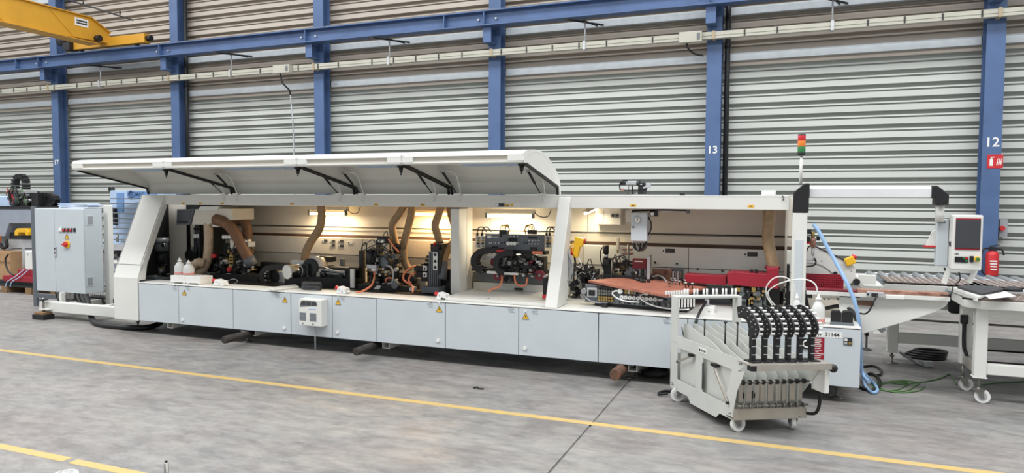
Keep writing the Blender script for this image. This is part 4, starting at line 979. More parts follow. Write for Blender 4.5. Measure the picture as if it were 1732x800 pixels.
def fr(name, u0, u1, z0, z1, out, dep, m, bevel=.002):
    """a block on the front of the magazine; u along it, out = how far it stands proud"""
    c = fa+fd*((u0+u1)/2)+fn*(out-dep/2); c.z = (z0+z1)/2
    return MB().obox(c, (u1-u0, dep, z1-z0), rz=ang).build(name, m, t, bevel)
def fdisc(name, u, z, r, out, dep, m, n=14):
    a = fa+fd*u+fn*(out-dep); a.z = z; return MB().cyl(a, a+fn*dep, r, r, n).build(name, m, t)
fp = MB(); q0 = fa+fn*-.01; q1 = fb+fn*-.01
fp._add([Vector((q.x, q.y, z))+fn*o_ for o_ in (0, -.03) for q, z in ((q0, .69), (q1, .69), (q1, ztop(Lf)), (q0, ztop(0)))], [(0, 1, 2, 3), (4, 5, 6, 7), (0, 1, 5, 4), (1, 2, 6, 5), (2, 3, 7, 6), (3, 0, 4, 7)]); fp.build('front_plate', 'mid_grey', t)
fr('inner_body', .05, Lf, .68, .81, -.05, .30, 'dark_metal'); fr('top_gap', .12, .44, .842, .858, .0, .02, 'black')
fr('left_box', .03, .135, .745, .835, .02, .06, 'alu'); fr('left_window', .05, .115, .76, .815, .028, .01, 'black'); fdisc('lamp_cluster', .0, .80, .03, .04, .05, 'chrome', 8); fdisc('lamp_cluster', -.01, .755, .028, .04, .05, 'steel', 8)
for k in range(6):
    for j, (z, mm) in enumerate(((.842, 'dark_metal'), (.815, 'steel'), (.788, 'steel'), (.752, 'brass'), (.724, 'brass'))): fr('valve', .15+.026*k, .170+.026*k, z-.012, z+.010, .03+.004*(j % 2), .05, mm)
fr('black_clip', .19, .255, .662, .70, .06, .04, 'black')
for u in (.38, .64):
    fr('solenoid_base', u, u+.16, .80, .845, .02, .04, 'black'); fdisc('solenoid_cap', u, .825, .024, .05, .05, 'white_plastic')
    for k in range(4): fr('solenoid', u+.04+.03*k, u+.064+.03*k, .802, .842, .03, .04, ('brass', 'machine_cream', 'brass', 'steel')[k])
for k in range(9): fdisc('round_cap', .395+.041*k, .768, .0185, .05, .05, 'white_plastic', 16); fdisc('cap_centre', .395+.041*k, .768, .006, .054, .01, 'label_grey', 8)
for k in range(11): fr('terminal', .34+.05*k, .36+.05*k, .70, .735, .02, .03, ('mid_grey', 'steel', 'dark_metal')[k % 3])
fdisc('hole', Lf-.08, .77, .016, -.005, .01, 'black'); fr('lower_skid', .1, Lf+.12, .657, .69, -.02, .3, 'black'); fr('lever', Lf-.15, Lf-.10, .755, .775, .03, .03, 'alu')
def fwire(pts, r, m):
    P = []
    for u, z, o_ in pts: q = fa+fd*u+fn*o_; q.z = z; P.append(q)
    MB().tube(P, r, 8, step=.02).build('hose', m, t)
fwire([(.37, .825, .04), (.33, .825, .06), (.31, .80, .07), (.36, .76, .075), (.46, .735, .07), (.58, .735, .06)], .007, 'white_plastic')
fwire([(.62, .815, .04), (.585, .80, .06), (.60, .765, .075), (.68, .725, .08), (.80, .70, .08), (.95, .695, .08), (1.05, .70, .06)], .007, 'white_plastic')
fwire([(.02, .75, .04), (.06, .72, .05), (.14, .70, .05), (.25, .70, .03)], .006, 'cable_grey')
# comb of white guides along the right end of the plate, pins on the plate
ga, gb = atz(1128, 497, zt), atz(1163, 495, zt)
for k in range(9):
    p = ga.lerp(gb, k/8); MB().box(p.x-.009, p.x+.009, p.y-.05, p.y-.02, zt-.03, zt+.028).build('comb_guide', 'white_plastic', t, .002)
for k in range(8):
    p = ga.lerp(gb, (k+.5)/7)+Vector((.05, 0, 0)); MB().box(p.x-.007, p.x+.007, p.y-.04, p.y-.02, .72, zt-.03).build('comb_finger', 'white_plastic', t)
R_ = random.Random(77)
for k in range(16):
    p = atz(R_.uniform(1122, 1180), R_.uniform(478, 489), .852); h_ = R_.uniform(.03, .075); z_ = .84
    MB().cyl((p.x, p.y, z_), (p.x, p.y, .855+h_), .006, n=8).build('pin', R_.choice(['black', 'steel', 'dark_metal']), t); MB().cyl((p.x, p.y, .855+h_*.7), (p.x, p.y, .855+h_*.7+.012), .012, n=8).build('pin_collar', R_.choice(['black', 'white_plastic', 'alu']), t)
for k in range(6):
    p = atz(1075+4*k+R_.uniform(-2, 2), 475+R_.uniform(-1, 3), .882); MB().cyl((p.x, p.y, .87), (p.x, p.y, .91), .016, n=10).build('clamp_knob', 'black', t)
# rear of the magazine: black rollers, cable chain, chrome fittings at the left
for (x, y, r_) in ((975, 485, 12), (988, 500, 10), (992, 462, 8)): disc(t, 'roller', x, y, r_, 7.25, .12, 'black', 20)
rect(t, 'left_frame', 975, 455, 1010, 508, 7.35, .1, 'black'); greeb(t, 968, 448, 1012, 480, 7.18, .14, 34, 71, ['black', 'black', 'dark_metal', 'steel', 'chrome']); greeb(t, 965, 480, 990, 505, 7.1, .12, 14, 72, ['black', 'dark_metal', 'steel'])
wires(t, 966, 452, 1008, 478, 7.15, 4, 73, 'cable_grey', .004, 6); wires(t, 966, 452, 1008, 500, 7.15, 8, 74)

# glue head behind the magazine
t = thing('glue_application_head', 'upright black motor and brass fittings of the gluing head behind the copper plate', 'machine unit', base_of(1028, 470, 7.3))
vcyl(t, 'motor', 1025, 415, 429, 5, 7.25, 'black'); vcyl(t, 'motor_neck', 1025, 429, 437, 3.8, 7.25, 'chrome'); rect(t, 'slide', 1019, 437, 1034, 470, 7.24, .1, 'black'); rect(t, 'arm', 1034, 444, 1056, 449, 7.25, .06, 'black')
wire(t, 'cable', [(1021, 417), (1016, 424), (1016, 440), (1020, 452)], 7.22, .006, 'black'); rect(t, 'block', 1019, 440, 1030, 448, 7.2, .05, 'dark_metal')
for x in (1020, 1035): vcyl(t, 'pillar', x, 440 if x > 1025 else 456, 472, 1.2, 7.18, 'steel')
rect(t, 'brass_block', 1052, 421, 1068, 424, 7.3, .08, 'worn_rail'); rect(t, 'brass_block', 1052, 428, 1069, 431, 7.3, .08, 'worn_rail'); vcyl(t, 'spindle', 1063, 413, 470, 1.6, 7.28, 'steel'); rect(t, 'plate', 1054, 420, 1057, 446, 7.32, .03, 'alu'); rect(t, 'base_block', 1058, 452, 1074, 470, 7.25, .12, 'mid_grey')
greeb(t, 1036, 440, 1072, 470, 7.24, .12, 34, 81, ['black', 'dark_metal', 'steel', 'brass', 'black']); wires(t, 1034, 436, 1066, 462, 7.2, 8, 82)
rect(t, 'foot', 1015, 466, 1100, 474, 7.2, .2, 'dark_metal')
t = thing('edge_roller_unit', 'dark red perforated guard over grey roller stacks behind the copper plate', 'machine unit', base_of(1085, 470, 7.3))
rect(t, 'red_guard', 1069.5, 438, 1094, 455, 7.24, .08, 'dark_red'); rect(t, 'guard_print', 1073, 441, 1087, 443, 7.236, .006, 'white_plastic', 0)
for k in range(6): rect(t, 'roller_stack', 1071+4.6*k, 456, 1074.5+4.6*k, 471, 7.22, .05, ('mid_grey', 'dark_metal')[k % 2])
rect(t, 'steel_plate', 1094, 434, 1099, 472, 7.18, .05, 'alu'); rect(t, 'steel_plate', 1098, 431, 1101, 450, 7.2, .04, 'steel')
greeb(t, 1068, 460, 1102, 474, 7.18, .1, 16, 91, ['dark_metal', 'steel', 'black'])
t = thing('pressure_roller_zone', 'grey steel comb blocks and copper sheet in front of the white pressure beam', 'machine unit', base_of(1130, 478, 7.4))
rect(t, 'copper_sheet', 1103, 455, 1140, 476, 7.42, .02, 'worn_rail'); rect(t, 'back_plate', 1136, 453, 1155, 482, 7.42, .04, 'mid_grey')
for k in range(4): rect(t, 'comb_block', 1137+4*k, 459, 1140+4*k, 479, 7.34, .06, ('alu', 'steel')[k % 2])
wire(t, 'tube', [(1100, 470, 7.3), (1112, 466, 7.3), (1122, 470, 7.25), (1128, 478, 7.2)], 7.3, .010, 'cable_grey'); greeb(t, 1104, 468, 1140, 480, 7.3, .1, 14, 92, ['dark_metal', 'steel', 'black'])

# red guards with suction elbow
t = thing('red_suction_guard', 'red sheet metal suction guard with an upright elbow for the wide hose', 'guard', base_of(1270, 488, 7.05, at(1270, 488, 7.05).z))
G = lambda x, y, Y=7.0: (at(x, y, Y).x, at(x, y, Y).z)
MB().prism([G(1229, 462), G(1240, 460), G(1297, 464), G(1297, 453), G(1317, 453), G(1317, 489), G(1300, 487), G(1231, 482)], 'y', 7.0, 7.26).build('body', 'red', t, .006)
for x in (1271, 1279): rect(t, 'clamp_screw', x-2.5, 456, x+2.5, 462, 7.05, .05, 'black')
c = at(1307, 453, 7.12); MB().cyl((c.x, 7.12, c.z-.01), (c.x, 7.12, c.z+.02), .072, n=20).build('collar', 'dark_red', t)
t = thing('red_slide_guard', 'plain red sheet metal guard left of the red suction elbow', 'guard', base_of(1192, 480, 7.1, at(1192, 483, 7.1).z))
MB().prism([G(1158, 464, 7.1), G(1228, 467, 7.1), G(1228, 483, 7.1), G(1158, 477, 7.1)], 'y', 7.1, 7.3).build('body', 'red', t, .005)
t = thing('joint_trimming_unit', 'pair of black motor units below the red suction guard', 'machine unit', base_of(1275, 518, 7.0))
rect(t, 'back_frame', 1238, 485, 1318, 524, 7.2, .1, 'black')
for x in (1257, 1284):
    rect(t, 'motor_block', x-10, 487, x+8, 506, 7.05, .12, 'dark_metal'); rect(t, 'motor_foot', x-10, 506, x+5, 519, 7.03, .1, 'mid_grey'); disc(t, 'flange', x-2, 497, 5, 7.03, .04, 'mid_grey'); rect(t, 'divider', x+8, 488, x+12, 520, 7.08, .1, 'mid_grey')
greeb(t, 1242, 486, 1296, 518, 7.0, .1, 34, 95, ['black', 'dark_metal', 'steel', 'brass', 'mid_grey']); rect(t, 'right_post', 1330, 447, 1335, 520, 7.1, .06, 'black'); greeb(t, 1322, 470, 1338, 520, 7.05, .1, 10, 96, ['black', 'dark_metal'])
rect(t, 'grey_panel', 1168, 483, 1236, 520, 7.35, .03, 'mid_grey'); wire(t, 'cable', [(1228, 486), (1233, 500), (1240, 515)], 7.2, .008, 'black')
t = thing('terminal_box', 'small white terminal box with a thick black cable on the worktop behind the cart', 'control box', base_of(1194, 534, 6.7, .657))
rect(t, 'box', 1184, 519, 1208, 533, 6.72, .14, 'white_plastic', .005); vcyl(t, 'gland', 1196, 507, 519, 4, 6.8, 'cable_grey'); wire(t, 'cable', [(1195, 509, 6.8), (1188, 520, 6.6), (1180, 536, 6.42), (1173, 560, 6.36), (1170, 600, 6.34)], 6.6, .013, 'black', 8)
for x in (1186, 1199): disc(t, 'screw', x, 527, 1, 6.715, .006, 'black', 8)
# lower right of the right post: glue pipes
t = thing('pneumatic_coupling', 'tangle of valves and wires on top of the beam', 'valve assembly', base_of(1074, 331, 6.95, 1.756))
Yc = 6.95
rect(t, 'foot', 1068, 329, 1092, 331, Yc-.02, .08, 'machine_white', 0); rect(t, 'valve_core', 1079, 312, 1089, 330, Yc, .05, 'dark_metal'); vcyl(t, 'stem', 1082, 303, 313, 1.5, Yc+.02, 'black'); rect(t, 'head', 1076, 309, 1092, 314, Yc, .05, 'black')
rect(t, 'valve_body', 1058, 306, 1076, 312, Yc, .05, 'alu'); rect(t, 'coil', 1049, 308, 1058, 313, Yc, .04, 'black'); rect(t, 'plug', 1050, 319, 1055, 323, Yc, .03, 'worn_rail'); rect(t, 'silver_valve', 1092, 309, 1100, 318, Yc, .04, 'alu')
wire(t, 'wire', [(1049, 322), (1048, 312), (1053, 306), (1061, 305)], Yc, .007, 'black'); wire(t, 'wire', [(1055, 322), (1070, 322), (1084, 321), (1092, 318)], Yc, .006, 'black'); wire(t, 'leg', [(1069, 313), (1070, 322), (1070, 330)], Yc, .008, 'black'); wire(t, 'leg', [(1094, 318), (1092, 324), (1091, 330)], Yc, .008, 'black')
wire(t, 'wire', [(1064, 312), (1063, 322), (1062, 330)], Yc, .003, 'dark_metal'); greeb(t, 1074, 308, 1094, 328, Yc-.01, .05, 12, 99, ['black', 'dark_metal', 'alu'], 2, 5)
# cooling unit on the door
_a, _b = at(505, 505, FY-.11), at(544, 553.5, FY-.11); x0, z1, x1, z0 = _a.x, _a.z, _b.x, _b.z
t = thing('cabinet_cooling_unit', 'cream cabinet cooling unit with grilles mounted on a base door', 'air conditioner', ((x0+x1)/2, FY-.06, z0))
MB().box(x0, x1, FY-.11, FY, z0, z1).build('housing', 'machine_white', t, .008, 3)
w_ = x1-x0; h_ = z1-z0; yf = FY-.112
MB().prism([(x0+.06*w_, z1-.30*h_), (x0+.82*w_, z1-.22*h_+.0), (x0+.82*w_, z1-.15*h_), (x0+.75*w_, z1-.06*h_), (x0+.15*w_, z1-.06*h_), (x0+.06*w_, z1-.2*h_)], 'y', yf, FY-.10).build('top_grille', 'mid_grey', t)
for k in range(3): MB().box(x0+(.12+.235*k)*w_, x0+(.30+.235*k)*w_, yf-.003, yf+.003, z1-.22*h_, z1-.09*h_).build('grille_slot', 'label_dark', t)
for k in range(2):
    gx = x0+(.04+.45*k)*w_; MB().box(gx, gx+.28*w_, yf, FY-.10, z0+.2*h_, z0+.5*h_).build('grille', 'label_grey', t)
    for j in range(6): MB().box(gx, gx+.28*w_, yf-.003, yf+.002, z0+(.21+.05*j)*h_, z0+(.225+.05*j)*h_).build('grille_slat', 'mid_grey', t)
    MB().cyl((gx+.14*w_, yf-.004, z0+.09*h_), (gx+.14*w_, yf+.004, z0+.09*h_), .007, n=8).build('screw', 'dark_metal', t)
MB().box(x0+.45*w_, x0+.75*w_, yf-.001, yf+.004, z1-.37*h_, z1-.33*h_).build('brand_strip', 'pale_blue', t)
p = at(532, 553, FY-.05); MB().cyl((p.x, FY-.04, .02), (p.x, FY-.04, z0+.01), .008, n=8).build('drain_pipe', 'alu', t)
# bottles
def bottle(name, label, x, y0, y1, rpx, Y, zbase, group, tube=None):
    k = mpp(x, y1, Y); r = rpx*k*.95; p = at(x, y1, Y); zt_ = at(x, y0, Y).z; h = zt_-zbase
    t = thing(name, label, 'bottle', (p.x, Y, zbase), group); o = (p.x, Y, zbase)
    MB().lathe([(.001, 0), (r, 0), (r, h*.10), (r, h*.40), (r*.92, h*.52), (r*.62, h*.68), (r*.34, h*.76), (r*.34, h*.80), (.001, h*.80)], o, 18).build('body', 'bottle', t)
    MB().lathe([(r*1.01, h*.04), (r*1.012, h*.06), (r*1.012, h*.16), (r*1.01, h*.17)], o, 18).build('liquid', 'pink_liquid', t)
    MB().lathe([(.001, h*.78), (r*.42, h*.78), (r*.42, h*.86), (r*.2, h*.88), (r*.14, h), (.001, h)], o, 12).build('nozzle', 'white_plastic', t); return t
for (x0, x1, lab) in ((287, 312, 'left'), (312, 338, 'right')):
    t = thing('bottle_stand', 'low white bottle stand block, '+lab+' of the pair on the worktop', 'stand', base_of((x0+x1)/2, 480, 6.5, .657), 'bottle stands')
    a = at(x0, 479, 6.45); b_ = at(x1, 479, 6.45)
    MB().box(a.x+.003, b_.x-.003, 6.46, 6.66, .672, .755).build('block', 'white_plastic', t, .004)
    for xx in (a.x+.01, b_.x-.05): MB().box(xx, xx+.04, 6.47, 6.65, .657, .675).build('foot', 'white_plastic', t)
bottle('squeeze_bottle', 'white squeeze bottle with pink liquid, left of the two on the bottle stands', 304.5, 436, 468, 7.0, 6.56, .756, 'squeeze bottles')
bottle('squeeze_bottle', 'white squeeze bottle with pink liquid, right of the two on the bottle stands', 319.5, 440, 468, 7.4, 6.56, .756, 'squeeze bottles')
t1 = bottle('spray_supply_bottle', 'white supply bottle with a curved white tube in front of the right post', 1347, 496, 530, 9.5, 6.72, .657, 'supply bottles')
t2 = bottle('spray_supply_bottle', 'large white supply bottle with pink liquid beside the two black blocks', 1383, 497, 551, 12.5, 6.5, .657, 'supply bottles')
wire(t1, 'tube', [(1345, 497, 6.72), (1342, 480, 6.7), (1328, 469, 6.68), (1310, 470, 6.66), (1297, 484, 6.66), (1297, 500, 6.7), (1306, 516, 6.8)], 6.7, .006, 'white_plastic')
wire(t2, 'tube', [(1383, 499, 6.5), (1380, 483, 6.5), (1368, 474, 6.52), (1345, 473, 6.55), (1318, 480, 6.6), (1300, 492, 6.66), (1302, 505, 6.74), (1312, 518, 6.85)], 6.6, .006, 'white_plastic')
for x0, x1, lab in ((1405.5, 1423.5, 'left'), (1424.5, 1443, 'right')):
    a = atz(x0, 548, .657); b_ = atz(x1, 548, .657); b_.y = a.y = 6.47
    k = mpp(1424, 545, 6.47); w_ = (x1-x0)*k; xa = at(x0, 547, 6.47).x; h_ = .118
    tag(MB().prism([(xa, .657), (xa+w_, .657), (xa+w_, .657+h_*.86), (xa+w_*.85, .657+h_), (xa+w_*.15, .657+h_), (xa, .657+h_*.86)], 'y', 6.49, 6.56).build('plug_block', 'black', None, .004), 'black connector block with cut corners, '+lab+' of the pair on the end box', 'connector', 'black connector blocks')
tag(MB().box(at(1404, 547, 6.48).x, at(1444, 547, 6.48).x, 6.48, 6.488, .657, .68).build('block_rail', 'mid_grey'), 'grey strip in front of the two black connector blocks', 'rail')
# ================================================================== wheeled coil cart in front of the machine
CO = Vector((-.34, 5.29, 0)); E1 = Vector((math.cos(math.radians(28)), math.sin(math.radians(28)), 0)); E2 = Vector((-math.sin(math.radians(37)), math.cos(math.radians(37)), 0))
def cuv(u, v, z): return CO+E1*u+E2*v+Vector((0, 0, z))
cart = thing('edge_coil_cart', 'grey-white wheeled cart with white divider plates and six black curved roller guides', 'cart', tuple(cuv(.28, .4, 0)))
def cb(b, name, m, bevel=.002, parent=None):
    b.v = [tuple(cuv(*v)) for v in b.v]; return b.build(name, m, parent or cart, bevel)
def plate(poly, u0, u1): return MB().prism(poly, 'x', u0, u1)
mat('cart_paint', (208, 210, 204), .42, .1, .04, 5)
mat('cart_steel', (186, 180, 170), .38, .5, .08, 8)
# left side plate with two window openings, built from strips around them
def holed(u0, u1):
    b = MB()
    for poly in ([(.92, .10), (.92, .567), (.80, .567), (.80, .10)],            # back strip
                 [(.80, .47), (.80, .567), (-.21, .567), (-.07, .47)],           # top strip (front corner overhangs)
                 [(.80, .10), (.80, .20), (-.035, .20), (-.02, .10)],            # bottom strip
                 [(.50, .20), (.50, .47), (.40, .47), (.40, .20)],               # middle strip
                 [(-.035, .20), (-.07, .33), (-.165, .50), (-.07, .47), (.0, .47), (.085, .20)]):
        b.prism(poly, 'x', u0, u1)
    return b
cb(holed(0, .004), 'side_plate', 'cart_paint', 0)
cb(plate([(.62, .10), (.58, .055), (.20, .055), (.15, .10)], 0, .004), 'side_skirt', 'cart_paint', 0)
cb(plate([(.92, .10), (.92, .567), (-.16, .55), (-.16, .50), (.03, .27), (.02, .10)], .566, .57), 'side_plate', 'cart_paint', 0)
cb(plate([(.80, .19), (.80, .48), (.50, .48), (.50, .19)], .03, .034), 'window_backing', 'cart_paint', 0)
cb(plate([(.41, .19), (.41, .48), (-.05, .48), (.08, .19)], .03, .034), 'window_backing', 'cart_paint', 0)
# front cross panels, floor, shelf
cb(MB().box(.0, .57, -.03, -.022, .10, .185), 'front_panel', 'cart_steel'); cb(MB().box(.01, .56, -.02, .90, .10, .105), 'floor_plate', 'cart_steel', 0)
cb(MB().box(.0, .57, .912, .92, .10, .40), 'rear_panel', 'cart_paint', 0)
cb(MB().box(-.01, .59, -.25, -.085, .552, .56), 'shelf', 'cart_steel'); cb(MB().box(.03, .59, -.25, -.244, .515, .552), 'shelf_lip', 'cart_steel'); cb(MB().box(-.01, .03, -.252, -.20, .515, .551), 'lip_end', 'black')
# divider plates
for k in range(6):
    u = .085+.082*k
    o = cb(plate([(.86, .66), (.80, .665), (.62, .625), (.45, .60), (.30, .545), (.02, .47), (-.03, .42), (-.03, .20), (.88, .20)], u, u+.003), 'divider_plate', 'cart_paint', 0)
    if k < 2: cb(MB().cyl((u-.006, .0, .28), (u-.003, .0, .28), .03, n=14), 'divider_hole', 'dark_metal', 0, o)
# rods with rollers across the front
for z in (.385, .21):
    cb(MB().cyl((.02, -.05, z), (.56, -.05, z), .008, n=10), 'cross_rod', 'steel', 0)
    for k in range(10):
        u = .05+.052*k; cb(MB().cyl((u, -.05, z), (u+.014, -.05, z), .019, n=12), 'rod_collar', 'dark_metal' if z > .3 else 'steel', 0)
for k in range(9):
    u = .045+.056*k; cb(MB().box(u, u+.044, -.018, -.015, .23, .365), 'slot_panel', 'cart_steel', 0)
# knob rods
for u, v in ((.10, .56), (.20, .434), (.28, .40), (.36, .36)):
    b = MB(); b.cyl((u, v, .50), (u, v, .735), .006, n=8); b.sphere((u, v, .742), .014, 10, .6); cb(b, 'knob_rod', 'black', 0)
# levers in the windows
for (v0, z0, v1, z1) in ((.585, .435, .77, .355), (.215, .435, .03, .215)):
    cb(MB().bar((-.012, v0, z0), (-.012, v1, z1), .012, .014), 'lever', 'cart_steel', 0)
    cb(MB().box(-.014, .02, v0-.02, v0+.05 if v0 < .4 else v0+.02, z0+.004, z0+.026), 'lever_guide', 'black', 0); cb(MB().cyl((-.02, v1, z1), (-.004, v1, z1), .012, n=10), 'lever_knob', 'black', 0)
cb(MB().box(-.004, .0, .385, .40, .22, .43), 'slot_edge', 'dark_metal', 0)
# handle frame with white pegs
cb(MB().box(-.002, .018, .815, .917, .50, .895), 'handle_post', 'cart_paint', .004); cb(MB().box(.545, .567, .815, .917, .50, .895), 'handle_post', 'cart_paint', .004)
cb(MB().box(.0, .565, .84, .90, .873, .90), 'handle_bar', 'cart_paint', .008)
for k in range(6):
    for d in (0, .028): cb(MB().cyl((.09+.085*k+d, .87, .89), (.09+.085*k+d, .87, .955), .008, n=8), 'peg', 'white_plastic', 0)
cb(MB().cyl((.03, .80, .66), (.05, .80, .57), .006, n=8), 'catch', 'steel', 0)
# curved roller guides
HEAD = [(.043, .925), (-.02, .945), (-.06, .94), (-.102, .925), (-.14, .905), (-.167, .885), (-.195, .86), (-.21, .833), (-.216, .805), (-.212, .779), (-.186, .737), (-.15, .735), (-.102, .738), (-.107, .79), (-.095, .82), (-.077, .844), (-.03, .855), (.026, .849)]
HOLES = [(-.19, .765), (-.195, .80), (-.185, .835), (-.165, .865), (-.13, .895), (-.09, .912), (-.04, .925), (-.10, .87), (-.135, .845), (-.15, .81), (-.02, .90), (.01, .885)]
for k in range(6):
    u = .062+.0885*k
    post = cb(MB().box(u-.013, u+.013, -.165, -.128, .566, .75), 'guide_post', 'black', .002)
    cb(MB().box(u-.035, u+.035, -.20, -.10, .56, .568), 'post_foot', 'black', .001, post)
    for z in (.61, .67, .725): cb(MB().box(u-.014, u+.014, -.167, -.160, z, z+.006), 'post_mark', 'alu', 0, post)
    head = cb(MB().prism(HEAD, 'x', u-.008, u+.004), 'curved_guide', 'black', 0)
    b = MB()
    for v, z in HOLES[:7]: b.cyl((u-.0105, v, z), (u-.008, v, z), .008, n=8)
    for v, z in HOLES: cb(MB().cyl((u-.0115, v, z), (u-.0078, v, z), .0045, n=8), 'rivet', 'alu', 0, head)
    if k < 6:
        for v, z in HOLES[:7]: cb(MB().cyl((u+.004, v, z), (u+.044, v, z), .009, n=8), 'roller', 'white_plastic', 0, head)
# casters
def caster(u, v, turn, parent, place, mat_='cart_steel'):
    c = place(u, v, 0); r = .058; d = Vector((math.cos(turn), math.sin(turn), 0)); s = Vector((-d.y, d.x, 0)); ax = c+d*.03+Vector((0, 0, r))
    w = MB(); w.cyl(ax-s*.016, ax+s*.016, r, n=24); w.build('caster_wheel', 'white_plastic', parent, .004)
    h = MB(); h.cyl(ax-s*.022, ax+s*.022, .018, n=12); h.cyl(ax-s*.0175, ax+s*.0175, .034, n=18)
    h.build('caster_hub', 'alu', parent)
    for e in (-1, 1):
        f = MB(); q = ax+s*(.026*e)
        P_ = [q+d*.012-Vector((0, 0, .012)), q-d*.012-Vector((0, 0, .012)), c-d*.035+s*(.026*e)+Vector((0, 0, r*1.95)), c+d*.03+s*(.026*e)+Vector((0, 0, r*1.95))]
        t_ = s*.003; f._add([p-t_ for p in P_]+[p+t_ for p in P_], [(0, 1, 2, 3), (4, 5, 6, 7), (0, 1, 5, 4), (1, 2, 6, 5), (2, 3, 7, 6), (3, 0, 4, 7)]); f.build('caster_fork', 'steel', parent)
    p = MB(); p.obox(c+Vector((0, 0, r*2.0)), (.09, .075, .008), rz=turn); p.cyl(c+Vector((0, 0, r*1.9)), c+Vector((0, 0, r*2.25)), .016, n=10); p.build('caster_plate', 'steel', parent)
cz = math.radians(28)
for (u, v, tn) in ((.04, .02, cz+.2), (.50, .02, cz+PI*.42), (.05, .82, cz-.3+PI), (.52, .82, cz+PI)): caster(u, v, tn, cart, cuv)
# number sticker, right side box and its cable
p = MB().box(-.004, -.001, .34, .46, .505, .545); lab = cb(p, 'number_sticker', 'white_plastic', 0)
ang_side = math.atan2(-E2.y, -E2.x)
text('number', '31144', .026, cuv(-.006, .385, .525), 'label_dark', lab, rz=ang_side, sx=1.0, bold=.0006)
cb(MB().cyl((-.0065, .44, .525), (-.004, .44, .525), .010, n=10), 'logo', 'black', 0, lab)
for (v, z) in ((-.12, .54), (-.10, .535), (.0, .145), (.02, .14), (.0, .12), (.88, .15), (.86, .14), (.88, .13)): cb(MB().cyl((-.004, v, z), (0, v, z), .006, n=8), 'screw', 'steel', 0)
cb(MB().box(.574, .61, -.20, -.06, .33, .54), 'junction_box', 'white_plastic', .004); cb(MB().sphere((.625, -.215, .515), .028, 10, 1.1), 'cable_gland', 'black', 0)
MB().tube([cuv(.60, -.12, .34), cuv(.60, -.12, .24), cuv(.585, -.10, .16), cuv(.57, .0, .13)], .012, 8).build('cable', 'black_rubber', cart)
MB().tube([cuv(.0, .96, .03), cuv(-.05, 1.02, .015), cuv(.06, 1.10, .015), cuv(.25, 1.0, .015), cuv(.4, .9, .015)], .012, 8).build('trailing_cable', 'black_rubber', cart)
# ================================================================== infeed end, conveyor, table
inf = thing('infeed_table', 'white infeed guide with worn copper edged rail at the right end of the machine', 'machine unit', (.75, 6.85, .5))
Yi = 6.75
I = lambda x, y, Y=Yi: (at(x, y, Y).x, at(x, y, Y).z)
# support bracket panel
MB().prism([I(1452, 498), I(1605, 506), I(1606, 513), I(1601, 520), I(1585, 529), I(1540, 544), I(1462, 566), I(1420, 566), I(1420, 498)], 'y', Yi+.05, Yi+.09).build('bracket_panel', 'machine_white', inf, .004)
zr = .925
MB().box(.19, 1.30, Yi, Yi+.10, zr-.055, zr-.02).build('white_ledge', 'machine_white', inf, .003)
MB().box(.60, 1.29, Yi+.005, Yi+.10, zr-.02, zr+.012).build('worn_rail', 'worn_rail', inf, .003)
MB().box(.19, .60, Yi+.005, Yi+.10, zr-.02, zr+.0).build('red_rail', 'dark_red', inf, .003)
MB().prism([I(1508, 493, Yi+.04), I(1605, 500, Yi+.04), I(1604, 506, Yi+.04), I(1530, 500, Yi+.04)], 'y', Yi+.03, Yi+.05).build('red_strip', 'dark_red', inf)
# wedge shaped guide housing
MB().prism([I(1364, 414, 7.05), I(1378, 415, 7.05), I(1447, 451, 7.05), I(1447, 474, 7.05), I(1432, 486, 7.05), I(1364, 486, 7.05)], 'y', 7.05, 7.25).build('guide_housing', 'machine_white', inf, .006)
wire(inf, 'edge_trim', [(1375, 415), (1400, 426), (1428, 440)], 7.045, .006, 'black'); disc(inf, 'bolt', 1413, 463, 4, 7.03, .03, 'dark_metal'); disc(inf, 'bolt', 1407, 461, 1.5, 7.04, .02, 'alu')
wire(inf, 'curved_seam', [(1366, 444), (1385, 447), (1400, 455), (1409, 463)], 7.045, .003, 'label_grey')
for (x, y) in ((1390, 441), (1403, 431), (1440, 458)): disc(inf, 'screw', x, y, 1.1, 7.045, .01, 'label_grey', 8)
# perforated red guard: a grid of bars
a = at(1363, 464, 6.95); b_ = at(1426, 487, 6.95)
gz0, gz1, gx0_, gx1_ = at(1395, 486.5, 6.95).z, at(1395, 464, 6.95).z, a.x, b_.x
gd = MB(); nx, nz_ = 20, 6
for i in range(nx+1): x = gx0_+(gx1_-gx0_)*i/nx; gd.box(x-.003, x+.003, 6.95, 6.954, gz0, gz1)
for j in range(nz_+1): z = gz0+(gz1-gz0)*j/nz_; gd.box(gx0_, gx1_, 6.9495, 6.9545, z-.003, z+.003)
gd.build('perforated_guard', 'red', inf); MB().box(gx0_, gx1_, 6.975, 6.98, gz0, gz1).build('guard_backing', 'dark_red', inf)
# emergency stop on the housing
p = at(1438, 442, 7.02); MB().obox((p.x, 7.06, p.z), (.085, .08, .07), ry=-.45).build('emergency_box', 'yellow', inf, .008); q = p+Vector((.035, .0, .035)); MB().cyl((q.x-.01, 7.06, q.z-.012), (q.x+.008, 7.06, q.z+.02), .022, n=14).build('emergency_button', 'bright_red', inf)
disc(inf, 'roller', 1449, 477, 6, 7.0, .2, 'black', 18); disc(inf, 'roller_rim', 1449, 477, 6.6, 7.01, .18, 'steel', 18); rect(inf, 'roller_plate', 1452, 465, 1482, 481, 7.08, .03, 'machine_white')
